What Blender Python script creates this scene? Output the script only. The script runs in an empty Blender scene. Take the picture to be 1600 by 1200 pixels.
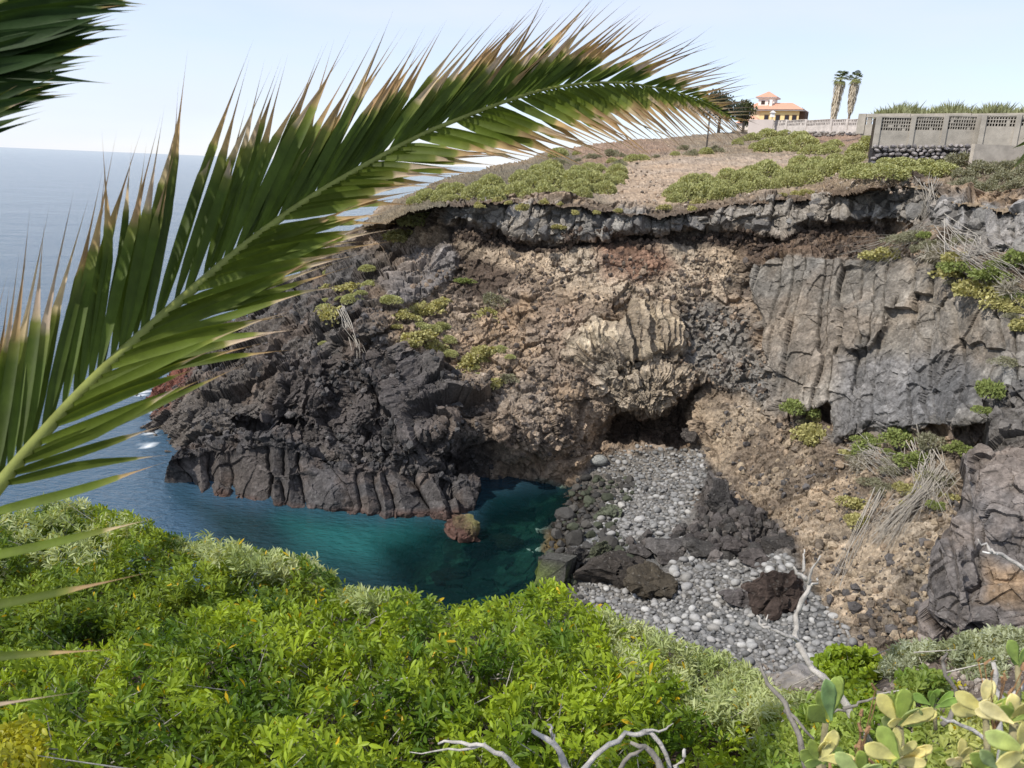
import bpy, math, random, time
import numpy as np
from mathutils import Vector, Matrix
T0 = time.time()
random.seed(7); RNG = np.random.default_rng(7)
SC = bpy.context.scene
COL = SC.collection

# ------------------------------------------------------------------ camera
FPX = 1230.0; PITCH = math.radians(15.3); ROLL = math.radians(2.4); EYE = 18.0
CF = np.array([0, math.cos(PITCH), -math.sin(PITCH)])
_R0 = np.array([1., 0, 0]); _U0 = np.array([0, math.sin(PITCH), math.cos(PITCH)])
CR = math.cos(ROLL)*_R0 + math.sin(ROLL)*_U0
CU = -math.sin(ROLL)*_R0 + math.cos(ROLL)*_U0
CO = np.array([0, 0, EYE])
cam = bpy.data.cameras.new('camera'); co = bpy.data.objects.new('camera', cam); COL.objects.link(co)
co.matrix_world = Matrix(((CR[0], CU[0], -CF[0], 0), (CR[1], CU[1], -CF[1], 0), (CR[2], CU[2], -CF[2], EYE), (0, 0, 0, 1)))
cam.sensor_width = 36; cam.lens = 36*FPX/1600; cam.clip_start = 0.05; cam.clip_end = 90000
cam.dof.use_dof = True; cam.dof.focus_distance = 14.0; cam.dof.aperture_fstop = 11
SC.camera = co

# ------------------------------------------------------------------ sky, sun, exposure
SUN_DIR = np.array([-0.60, -0.36, 0.80]); SUN_DIR /= np.linalg.norm(SUN_DIR)
w = bpy.data.worlds.new('World'); SC.world = w; w.use_nodes = True
nt = w.node_tree; nt.nodes.clear()
out = nt.nodes.new('ShaderNodeOutputWorld'); bg = nt.nodes.new('ShaderNodeBackground')
sky = nt.nodes.new('ShaderNodeTexSky'); sky.sky_type = 'NISHITA'; sky.sun_disc = False
sky.sun_elevation = math.asin(SUN_DIR[2]); sky.sun_rotation = math.atan2(SUN_DIR[0], SUN_DIR[1])
sky.altitude = 20; sky.air_density = 1.0; sky.dust_density = 0.15; sky.ozone_density = 2.2
tc = nt.nodes.new('ShaderNodeTexCoord'); mp = nt.nodes.new('ShaderNodeMapping'); mp.inputs['Scale'].default_value = (1.2, 1.6, 6.0)
cn = nt.nodes.new('ShaderNodeTexNoise'); cn.inputs['Scale'].default_value = 1.6; cn.inputs['Detail'].default_value = 6
cr = nt.nodes.new('ShaderNodeMapRange'); cr.inputs[1].default_value = 0.40; cr.inputs[2].default_value = 0.72; cr.inputs[3].default_value = 0.58; cr.inputs[4].default_value = 0.95
mx = nt.nodes.new('ShaderNodeMixRGB'); mx.inputs[2].default_value = (4.6, 4.98, 6.0, 1)
L = nt.links.new
L(tc.outputs['Generated'], mp.inputs[0]); L(mp.outputs[0], cn.inputs['Vector']); L(cn.outputs['Fac'], cr.inputs[0]); L(cr.outputs[0], mx.inputs[0])
L(sky.outputs[0], mx.inputs[1]); L(mx.outputs[0], bg.inputs[0]); L(bg.outputs[0], out.inputs[0])
bg.inputs[1].default_value = 0.138
sun = bpy.data.lights.new('sun', 'SUN'); sun.energy = 3.5; sun.angle = math.radians(0.53); sun.color = (1.0, 0.95, 0.87)
so = bpy.data.objects.new('sun', sun); COL.objects.link(so)
so.rotation_euler = Vector((-SUN_DIR).tolist()).to_track_quat('-Z', 'Y').to_euler()
vs = SC.view_settings; SC.display_settings.display_device = 'sRGB'; vs.view_transform = 'Standard'; vs.look = 'None'; vs.exposure = 0.4; vs.gamma = 1.0; vs.use_curve_mapping = False
SC.cycles.max_bounces = 6; SC.cycles.transparent_max_bounces = 8; SC.cycles.use_denoising = True

# ------------------------------------------------------------------ helpers: picking points
def ray(x, y):
    x = np.asarray(x, float); y = np.asarray(y, float)
    return CF + ((x-800)/FPX)[..., None]*CR - ((y-600)/FPX)[..., None]*CU
def at(x, y, d):
    return CO + np.asarray(d, float)[..., None]*ray(x, y)
def atv(x, y, d): return Vector(at(x, y, d).tolist())
def depth_at_z(x, y, z): return (z-EYE)/ray(x, y)[..., 2]

# ------------------------------------------------------------------ helpers: noise in world space
def hsh(ix, iy, iz, seed):
    h = (ix.astype(np.uint32)*np.uint32(374761393)) ^ (iy.astype(np.uint32)*np.uint32(668265263)) ^ (iz.astype(np.uint32)*np.uint32(2246822519)) ^ np.uint32((seed*3266489917) & 0xffffffff)
    h ^= h >> np.uint32(15); h *= np.uint32(2246822519); h ^= h >> np.uint32(13); h *= np.uint32(3266489917); h ^= h >> np.uint32(16)
    return h
def vnoise(p, seed):
    i = np.floor(p).astype(np.int32); f = (p-i).astype(np.float32); u = f*f*(3-2*f); r = 0
    for a in (0, 1):
        wx = u[:, 0] if a else 1-u[:, 0]
        for b in (0, 1):
            wy = u[:, 1] if b else 1-u[:, 1]
            for c in (0, 1):
                wz = u[:, 2] if c else 1-u[:, 2]
                r = r + wx*wy*wz*(hsh(i[:, 0]+a, i[:, 1]+b, i[:, 2]+c, seed).astype(np.float32)/4294967295.0)
    return r*2-1
def fbm(p, seed, n=4, gain=.5):
    r = 0; a = 1; s = 0
    for k in range(n):
        r = r + a*vnoise(p*(2.03**k)+k*7.3, seed+k); s += a; a *= gain
    return r/s
def worley(p, seed):
    i = np.floor(p).astype(np.int32); f = (p-i).astype(np.float32); n = len(p)
    F1 = np.full(n, 9, np.float32); F2 = np.full(n, 9, np.float32); H = np.zeros(n, np.uint32); D = np.zeros((n, 3), np.float32)
    for a in (-1, 0, 1):
        for b in (-1, 0, 1):
            for c in (-1, 0, 1):
                h = hsh(i[:, 0]+a, i[:, 1]+b, i[:, 2]+c, seed)
                x = a+(h & 1023).astype(np.float32)/1023-f[:, 0]; y = b+((h >> 10) & 1023).astype(np.float32)/1023-f[:, 1]; z = c+((h >> 20) & 1023).astype(np.float32)/1023-f[:, 2]
                d = x*x+y*y+z*z; m = d < F1
                F2 = np.where(m, F1, np.minimum(F2, d)); F1 = np.where(m, d, F1); H = np.where(m, h, H)
                D[m] = np.stack([x[m], y[m], z[m]], 1)
    return np.sqrt(F1), np.sqrt(F2), H, D
def facet(p, seed, tilt=1.0):
    F1, F2, H, D = worley(p, seed)
    H2 = hsh(H, H >> np.uint32(7), H, seed+5)
    g = np.stack([(H2 & 255), (H2 >> 8) & 255, (H2 >> 16) & 255], 1).astype(np.float32)/127.5-1
    r = (H2 >> 24).astype(np.float32)/255
    v = (r-.5)*1.1+(D*g).sum(1)*tilt
    e = np.clip((F2-F1)/.05, 0, 1)
    return v-.14*(1-e), r, e

# ------------------------------------------------------------------ helpers: outlines and soft masks
def signed_dist(X, Y, poly):
    p = np.array(poly, float); q = np.roll(p, -1, 0); best = np.full(X.shape, 1e9); ins = np.zeros(X.shape, bool)
    for (x0, y0), (x1, y1) in zip(p, q):
        dx, dy = x1-x0, y1-y0; t = np.clip(((X-x0)*dx+(Y-y0)*dy)/(dx*dx+dy*dy+1e-9), 0, 1)
        best = np.minimum(best, (X-x0-t*dx)**2+(Y-y0-t*dy)**2)
        if y0 != y1: ins ^= ((Y < y0) != (Y < y1)) & (X < x0+(Y-y0)*dx/dy)
    s = np.sqrt(best); return np.where(ins, -s, s)
_gx = np.arange(-240, 1900, 4.0); _gy = np.arange(-40, 1640, 4.0); _GX, _GY = np.meshgrid(_gx, _gy)
_sdc = {}
def sd(X, Y, poly):
    k = tuple(map(tuple, poly))
    if k not in _sdc: _sdc[k] = signed_dist(_GX, _GY, poly)
    G = _sdc[k]; fx = np.clip((X+240)/4, 0, len(_gx)-1.001); fy = np.clip((Y+40)/4, 0, len(_gy)-1.001)
    ix = fx.astype(int); iy = fy.astype(int); fx = fx-ix; fy = fy-iy
    return (G[iy, ix]*(1-fx)+G[iy, ix+1]*fx)*(1-fy)+(G[iy+1, ix]*(1-fx)+G[iy+1, ix+1]*fx)*fy
def soft(s, b): return np.clip(.5-s/(2*b), 0, 1)
def tps(ctrl):
    P = np.array([(a/400., b/400.) for a, b, _ in ctrl]); V = np.array([1./c for _, _, c in ctrl]); n = len(P)
    def k(r2): return .5*r2*np.log(r2+1e-9)
    A = np.zeros((n+3, n+3)); A[:n, :n] = k(((P[:, None]-P[None])**2).sum(-1)); A[:n, :n] += np.eye(n)*2e-3
    A[:n, n] = 1; A[:n, n+1:] = P; A[n, :n] = 1; A[n+1:, :n] = P.T
    s = np.linalg.solve(A, np.concatenate([V, [0, 0, 0]]))
    def f(X, Y):
        X = X/400.; Y = Y/400.; r = s[n]+s[n+1]*X+s[n+2]*Y
        for j in range(n): r = r+s[j]*k((X-P[j, 0])**2+(Y-P[j, 1])**2)
        return 1/np.clip(r, 1e-4, 3)
    return f
def ctrl(rows):
    r = []
    for x, y, m, v in rows: r.append((x, y, float(depth_at_z(x, y, v)) if m == 'z' else v))
    return r

# ------------------------------------------------------------------ helpers: meshes, objects, tags
def mesh_np(name, V, faces, mat, attrs=None, smooth=False):
    me = bpy.data.meshes.new(name); V = np.ascontiguousarray(V, np.float32); me.vertices.add(len(V)); me.vertices.foreach_set('co', V.ravel())
    tot = sum(f.size for f in faces); me.loops.add(tot); me.loops.foreach_set('vertex_index', np.concatenate([f.ravel() for f in faces]).astype(np.int32))
    npoly = sum(len(f) for f in faces); me.polygons.add(npoly)
    ln = np.concatenate([np.full(len(f), f.shape[1]) for f in faces]); st = np.concatenate([[0], np.cumsum(ln)[:-1]])
    me.polygons.foreach_set('loop_start', st.astype(np.int32))
    me.polygons.foreach_set('use_smooth', np.full(npoly, smooth)); me.update(calc_edges=True)
    if attrs is not None:
        a = me.color_attributes.new('Col', 'FLOAT_COLOR', 'POINT'); c = np.ones((len(V), 4), np.float32); c[:, :attrs.shape[1]] = attrs; a.data.foreach_set('color', c.ravel())
    me.materials.append(mat); return me
def link(name, me, parent=None, loc=None):
    o = bpy.data.objects.new(name, me); COL.objects.link(o)
    if parent is not None: o.parent = parent
    if loc is not None: o.location = loc
    return o
def tag(o, label=None, cat=None, group=None, kind=None):
    if label: o['label'] = label
    if cat: o['category'] = cat
    if group: o['group'] = group
    if kind: o['kind'] = kind
    return o
def empty(name, loc, label=None, cat=None, group=None, rz=0):
    o = bpy.data.objects.new(name, None); COL.objects.link(o); o.location = loc; o.rotation_euler = (0, 0, rz); return tag(o, label, cat, group)
class MB:
    def __init__(s): s.v = []; s.f = []; s.c = []
    def add(s, v, f, c=None):
        n = len(s.v); s.v += [tuple(q) for q in v]; s.f += [tuple(i+n for i in q) for q in f]; s.c += [c or (1, 1, 1)]*len(v)
    def box(s, c, size, rz=0, top=1.0, col=None):
        cx, cy, cz = c; sx, sy, sz = [q/2 for q in size]; v = []
        for z in (-1, 1):
            k = top if z > 0 else 1
            for x, y in ((-1, -1), (1, -1), (1, 1), (-1, 1)):
                a, b = x*sx*k, y*sy*k; v.append((cx+a*math.cos(rz)-b*math.sin(rz), cy+a*math.sin(rz)+b*math.cos(rz), cz+z*sz))
        s.add(v, [(0, 3, 2, 1), (4, 5, 6, 7), (0, 1, 5, 4), (1, 2, 6, 5), (2, 3, 7, 6), (3, 0, 4, 7)], col)
    def tube(s, pts, rads, n=7, col=None):
        pts = [Vector(p) for p in pts]; v = []; f = []; up = Vector((.3, .2, 1)).normalized()
        for i, p in enumerate(pts):
            t = (pts[min(i+1, len(pts)-1)]-pts[max(i-1, 0)]).normalized(); a = t.cross(up)
            if a.length < .05: a = t.cross(Vector((1, 0, 0)))
            a.normalize(); b = t.cross(a)
            for k in range(n):
                q = 2*math.pi*k/n; v.append(p+(a*math.cos(q)+b*math.sin(q))*rads[i])
        for i in range(len(pts)-1):
            for k in range(n): f.append((i*n+k, i*n+(k+1) % n, (i+1)*n+(k+1) % n, (i+1)*n+k))
        f.append(tuple(range(n))[::-1]); f.append(tuple(range(len(v)-n, len(v)))); s.add(v, f, col)
    def mesh(s, name, mat, smooth=False):
        me = bpy.data.meshes.new(name); me.from_pydata(s.v, [], s.f)
        a = me.color_attributes.new('Col', 'FLOAT_COLOR', 'POINT'); a.data.foreach_set('color', np.array([(*c, 1) for c in s.c], np.float32).ravel())
        if smooth: me.polygons.foreach_set('use_smooth', [True]*len(me.polygons))
        me.materials.append(mat); me.update(); return me
    def build(s, name, mat, parent=None, smooth=False, loc=None): return link(name, s.mesh(name, mat, smooth), parent, loc)

# ------------------------------------------------------------------ materials
def new_mat(name):
    m = bpy.data.materials.new(name); m.use_nodes = True; n = m.node_tree; b = n.nodes['Principled BSDF']; return m, n, b
def surf_mat(name, color=None, rough=.9, var=.35, scale=6., bump=.4, bscale=18., bdist=.05, spec=.3, speck=0, trans=0, detail=6, objvar=0):
    m, n, b = new_mat(name); l = n.links.new
    b.inputs['Roughness'].default_value = rough; b.inputs['Specular IOR Level'].default_value = spec
    geo = n.nodes.new('ShaderNodeNewGeometry')
    if color is None:
        a = n.nodes.new('ShaderNodeVertexColor'); a.layer_name = 'Col'; base = a.outputs[0]
    else:
        a = n.nodes.new('ShaderNodeRGB'); a.outputs[0].default_value = (*color, 1); base = a.outputs[0]
    nz = n.nodes.new('ShaderNodeTexNoise'); nz.inputs['Scale'].default_value = scale; nz.inputs['Detail'].default_value = detail; nz.inputs['Roughness'].default_value = .65; l(geo.outputs['Position'], nz.inputs['Vector'])
    mr = n.nodes.new('ShaderNodeMapRange'); mr.inputs[1].default_value = .3; mr.inputs[2].default_value = .7; mr.inputs[3].default_value = 1-var; mr.inputs[4].default_value = 1+var; l(nz.outputs['Fac'], mr.inputs[0])
    mul = n.nodes.new('ShaderNodeVectorMath'); mul.operation = 'SCALE'; l(base, mul.inputs[0]); l(mr.outputs[0], mul.inputs['Scale']); res = mul.outputs[0]
    if objvar:
        oi = n.nodes.new('ShaderNodeObjectInfo'); r2 = n.nodes.new('ShaderNodeMapRange'); r2.inputs[3].default_value = 1-objvar; r2.inputs[4].default_value = 1+objvar; l(oi.outputs['Random'], r2.inputs[0])
        m3 = n.nodes.new('ShaderNodeVectorMath'); m3.operation = 'SCALE'; l(res, m3.inputs[0]); l(r2.outputs[0], m3.inputs['Scale']); res = m3.outputs[0]
    if speck:
        n2 = n.nodes.new('ShaderNodeTexNoise'); n2.inputs['Scale'].default_value = bscale*.7; n2.inputs['Detail'].default_value = 3; l(geo.outputs['Position'], n2.inputs['Vector'])
        r3 = n.nodes.new('ShaderNodeMapRange'); r3.inputs[1].default_value = .62; r3.inputs[2].default_value = .72; r3.inputs[4].default_value = speck; l(n2.outputs['Fac'], r3.inputs[0])
        mm = n.nodes.new('ShaderNodeMixRGB'); l(r3.outputs[0], mm.inputs[0]); l(res, mm.inputs[1]); mm.inputs[2].default_value = (.42, .40, .36, 1); res = mm.outputs[0]
    l(res, b.inputs['Base Color'])
    if bump:
        n3 = n.nodes.new('ShaderNodeTexNoise'); n3.inputs['Scale'].default_value = bscale; n3.inputs['Detail'].default_value = 5; n3.inputs['Roughness'].default_value = .7; l(geo.outputs['Position'], n3.inputs['Vector'])
        bp = n.nodes.new('ShaderNodeBump'); bp.inputs['Strength'].default_value = bump; bp.inputs['Distance'].default_value = bdist; l(n3.outputs['Fac'], bp.inputs['Height']); l(bp.outputs[0], b.inputs['Normal'])
    if trans:
        tr = n.nodes.new('ShaderNodeBsdfTranslucent'); sc = n.nodes.new('ShaderNodeVectorMath'); sc.operation = 'MULTIPLY'; sc.inputs[1].default_value = (1.5, 1.35, .5); l(res, sc.inputs[0]); l(sc.outputs[0], tr.inputs[0])
        ms = n.nodes.new('ShaderNodeMixShader'); ms.inputs[0].default_value = trans; l(b.outputs[0], ms.inputs[1]); l(tr.outputs[0], ms.inputs[2]); l(ms.outputs[0], n.nodes['Material Output'].inputs[0])
    return m
M_ROCK = surf_mat('rock', None, .92, .38, 7., .9, 9., .12, .2, speck=.22)
M_SOIL = surf_mat('soil', None, .97, .32, 5., .6, 12., .08, .1, speck=.2)
M_STONE = surf_mat('cobble_stone', None, .8, .22, 9., .4, 25., .03, .3, objvar=.28)
M_LEAF = surf_mat('leaf', None, .45, .18, 9., 0, spec=.25, trans=.34)
M_FAR = surf_mat('far_foliage', None, .7, .25, 3., 0, spec=.2, trans=.2)
M_FROND = surf_mat('frond_leaf', None, .55, .25, 14., .25, 90., .004, .16, trans=.34)
M_WOOD = surf_mat('dead_wood', None, .85, .35, 25., .8, 60., .01, .2)
M_CONC = surf_mat('concrete', None, .95, .22, 1.6, .3, 9., .03, .15)
M_PAINT = surf_mat('painted_wall', None, .9, .06, .6, 0)
M_TILE = surf_mat('roof_tile', None, .85, .2, 2.5, .5, 5., .1)
M_SUCC = surf_mat('succulent', None, .5, .35, 22., .25, 60., .004, .35, trans=.3)

# ------------------------------------------------------------------ the relief sheets (rock and ground)
def sheet(name, poly, ctl, step, shape, zones, mat, skirt=(5, -3), jag=3.0, seed=0):
    """poly: outline; ctl: depths; shape: [(poly, blur, metres nearer)]; zones: [(poly, blur, warp, colour, amps dict)]"""
    P = np.array(poly, float); x0, y0 = P.min(0); x1, y1 = P.max(0)
    xs = np.arange(x0-4, x1+4, step); ys = np.arange(y0-4, y1+4, step); X, Y = np.meshgrid(xs, ys); H, W = X.shape
    f = tps(ctl)
    cs = 8
    cx = np.arange(x0-12, x1+24, cs); cy = np.arange(y0-12, y1+24, cs); CX, CY = np.meshgrid(cx, cy); G = 1/f(CX, CY)
    fx = (X-cx[0])/cs; fy = (Y-cy[0])/cs; ix = fx.astype(int); iy = fy.astype(int); fx -= ix; fy -= iy
    D = 1/((G[iy, ix]*(1-fx)+G[iy, ix+1]*fx)*(1-fy)+(G[iy+1, ix]*(1-fx)+G[iy+1, ix+1]*fx)*fy)
    wp = np.stack([X.ravel()/45, Y.ravel()/45, np.full(X.size, seed*3.1)], 1).astype(np.float32)
    WX = fbm(wp, 11+seed, 4).reshape(H, W); WY = fbm(wp+31, 17+seed, 4).reshape(H, W)
    for pl, b, a in shape:
        m = soft(sd(X+WX*14, Y+WY*14, pl), b); m = m*m*(3-2*m); D = D-a*m
    base = at(X, Y, D)
    K = 3
    gx = np.zeros_like(base); gy = np.zeros_like(base)
    gx[:, K:-K] = base[:, 2*K:]-base[:, :-2*K]; gx[:, :K] = gx[:, K:K+1]; gx[:, -K:] = gx[:, -K-1:-K]
    gy[K:-K] = base[2*K:]-base[:-2*K]; gy[:K] = gy[K:K+1]; gy[-K:] = gy[-K-1:-K]
    N = np.cross(gy, gx); N /= np.linalg.norm(N, axis=2, keepdims=True)+1e-9
    fl = (N*ray(X, Y)).sum(2) > 0; N[fl] *= -1
    # soften the normal towards the camera so that nothing folds
    V = -ray(X, Y); V /= np.linalg.norm(V, axis=2, keepdims=True); N = N*.75+V*.45; N /= np.linalg.norm(N, axis=2, keepdims=True)
    q = base.reshape(-1, 3).astype(np.float32)
    wq = np.stack([fbm(q/1.7, 41, 3), fbm(q/1.7+9, 43, 3), fbm(q/1.7+17, 47, 3)], 1)
    amps = {k: np.zeros(X.size) for k in ('lump', 'big', 'mid', 'small', 'col', 'cols', 'soil', 'tiny', 'fan', 'flute', 'slab', 'huge')}
    C = np.zeros((X.size, 3)); VAR = np.full(X.size, .3)
    for z in zones:
        pl, b, warp, colr, am = z[:5]
        m = np.ones(X.size) if pl is None else soft(sd(X+WX*warp, Y+WY*warp, pl), b).ravel()
        op = am.get('op', 1.0); m = m*op
        if am.get('patch'):
            m = m*np.clip((fbm(q/am['patch'], 71+len(z), 4)-am.get('thr', 0.))*5+.5, 0, 1)
        if colr is not None: C = C*(1-m[:, None])+np.array(colr)*m[:, None]
        if not am.get('tint'):
            for k in amps: amps[k] = amps[k]*(1-m)+am.get(k, 0)*m
    disp = np.zeros(X.size); sh = np.ones(X.size)
    def use(k): return amps[k].max() > 0
    if use('lump'): disp += amps['lump']*fbm(q/4.5, 3, 4)
    if use('huge'):
        v, r, e = facet(q/5.2+wq*.10, 31); disp += amps['huge']*v*1.6
    if use('big'):
        v, r, e = facet(q/2.3+wq*.10, 21); disp += amps['big']*v; sh *= 1+.25*(r-.5)*(amps['big'] > .05)
    if use('mid'):
        v, r, e = facet(q/.85+wq*.12, 23); disp += amps['mid']*v; sh *= 1+.35*(r-.5)*(amps['mid'] > .03)
    if use('small'):
        v, r, e = facet(q/.36+wq*.2, 25); disp += amps['small']*v; sh *= 1+.35*(r-.5)*(amps['small'] > .02)
    if use('col'):
        v, r, e = facet((q+wq*.12)*np.array([1/1.25, 1/1.25, 1/6.], np.float32), 27, 1.2); disp += amps['col']*v; sh *= 1+.2*(r-.5)*(amps['col'] > .03)
    if use('cols'):
        v, r, e = facet((q+wq*.12)*np.array([1/1.3, 1/1.3, 1/40.], np.float32), 29, .8); disp += amps['cols']*v; sh *= 1+.15*(r-.5)*(amps['cols'] > .03)
    if use('fan'):
        th = np.arctan2(Y.ravel()-640, X.ravel()-1015)+WX.ravel()*.22+.5*wq[:, 0]*.12; u = th*12.0+.6*np.sin(th*5.3); fr = u-np.floor(u); hh = hsh(np.floor(u).astype(np.int32), np.floor(u).astype(np.int32), np.floor(u).astype(np.int32), 5).astype(np.float32)/4294967295.
        disp += amps['fan']*(np.abs(fr-.35)*.7+hh*1.3); sh *= 1+.2*(hh-.5)*(amps['fan'] > .05)
    for kk, per, seg, lean, sharp in (('flute', 1.25, 5.5, .10, 1.5), ('slab', .80, 3.0, -.02, .45)):
        if not use(kk): continue
        # upright joints: position along the wall and height, both in metres of the rock itself
        along = q[:, 0]*.93+q[:, 1]*.37 if kk == 'flute' else q[:, 0]*.93-q[:, 1]*.36
        n1 = fbm(np.stack([along/3.5, q[:, 2]/9, along*0], 1).astype(np.float32), 81, 3); u = (along+lean*q[:, 2]+n1*1.1+.10*fbm(q/.8, 82, 3))/per; u = u+.28*np.sin(u*2.1); ic = np.floor(u).astype(np.int32); fr = u-ic
        hc = hsh(ic, ic*3, ic*0, 83).astype(np.float32)/4294967295.; v2 = (q[:, 2]+hc*9+.5*fbm(q/1.3, 84, 2))/seg/(.6+.8*hc); ir = np.floor(v2).astype(np.int32); fv = v2-ir; h2 = hsh(ic, ir, ic*0, 85).astype(np.float32)/4294967295.; h3 = hsh(ic, ir, ic*0, 86).astype(np.float32)/4294967295.
        prof = (sharp*(np.abs(fr-.25-.5*h3)*-1.0) if kk == 'slab' else -sharp*np.abs(fr-.3-.4*h3)*1.3)+(h2-.5)*1.3+(fv-.5)*(h3-.5)*.9; joint = np.minimum(fr, 1-fr)*per; prof = prof-.35*np.exp(-(joint/.05)**2)
        disp += amps[kk]*prof; sh *= 1+.22*(h2-.5)*(amps[kk] > .04)
    if use('soil'): disp += amps['soil']*fbm(q/.9, 5, 5, .6)
    if use('tiny'): disp += amps['tiny']*(fbm(q/.16, 7, 3, .7)+np.abs(fbm(q/.45, 8, 3))*1.5)
    sh *= 1+.22*fbm(q/1.6, 9, 4)+.30*vnoise(q/.12, 33)+.16*vnoise(q/.3, 34)+.14*fbm(q*np.array([1.6, 1.6, .25], np.float32), 36, 3)
    big = fbm(q/5., 35, 3)
    C = C*np.clip(sh, .3, 1.9)[:, None]*(1+np.stack([big*.12, big*.02, -big*.10], 1))
    Pn = base+N*disp.reshape(H, W)[..., None]
    ins = (sd(X+WX*jag*2, Y+WY*jag*2, poly) < 0)
    idx = np.full((H, W), -1); idx[ins] = np.arange(ins.sum())
    a, b_, c, d = idx[:-1, :-1], idx[:-1, 1:], idx[1:, 1:], idx[1:, :-1]; ok = (a >= 0) & (b_ >= 0) & (c >= 0) & (d >= 0)
    Q = np.stack([a[ok], d[ok], c[ok], b_[ok]], 1)
    VV = Pn[ins]; CC = C.reshape(H, W, 3)[ins]
    # skirt: boundary edges carried back and down so that the outline has thickness
    E = np.concatenate([Q[:, [0, 1]], Q[:, [1, 2]], Q[:, [2, 3]], Q[:, [3, 0]]]); n = len(VV); key = E[:, 0].astype(np.int64)*n+E[:, 1]; rev = E[:, 1].astype(np.int64)*n+E[:, 0]
    bd = E[~np.isin(key, rev)]; bv = np.unique(bd); mp = np.full(n, -1)
    away = VV[bv]-CO; away[:, 2] = 0; away /= np.linalg.norm(away, axis=1, keepdims=True)
    faces = [Q]; cur = bv; mp_prev = np.arange(n); allV = [VV]; allC = [CC]; cnt = n
    for s_ in (.25, 1.0):
        nv = VV[bv]+away*skirt[0]*s_+np.array([0, 0, skirt[1]*s_**1.5]); m2 = np.full(n, -1); m2[bv] = cnt+np.arange(len(bv))
        faces.append(np.stack([bd[:, 1] if s_ == .25 else mp_prev[bd[:, 1]], bd[:, 0] if s_ == .25 else mp_prev[bd[:, 0]], m2[bd[:, 0]], m2[bd[:, 1]]], 1))
        allV.append(nv); allC.append(CC[bv]); cnt += len(bv); mp_prev = m2
    me = mesh_np(name, np.concatenate(allV), faces, mat, np.clip(np.concatenate(allC), .004, .9))
    o = link(name, me)
    def look(x, y):
        jx = np.clip(np.round((np.asarray(x)-xs[0])/step).astype(int), 0, W-1); jy = np.clip(np.round((np.asarray(y)-ys[0])/step).astype(int), 0, H-1)
        return Pn[jy, jx], N[jy, jx]
    print('sheet', name, len(VV), round(time.time()-T0, 1)); return o, look
STEP = 1.3

# colours (base colour of each kind of rock)
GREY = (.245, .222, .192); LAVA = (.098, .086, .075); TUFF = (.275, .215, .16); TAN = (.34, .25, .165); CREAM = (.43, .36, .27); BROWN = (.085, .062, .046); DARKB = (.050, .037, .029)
RED = (.13, .055, .04); WET = (.035, .032, .03); MASS = (.205, .186, .160); BEACH = (.165, .157, .145)

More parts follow.
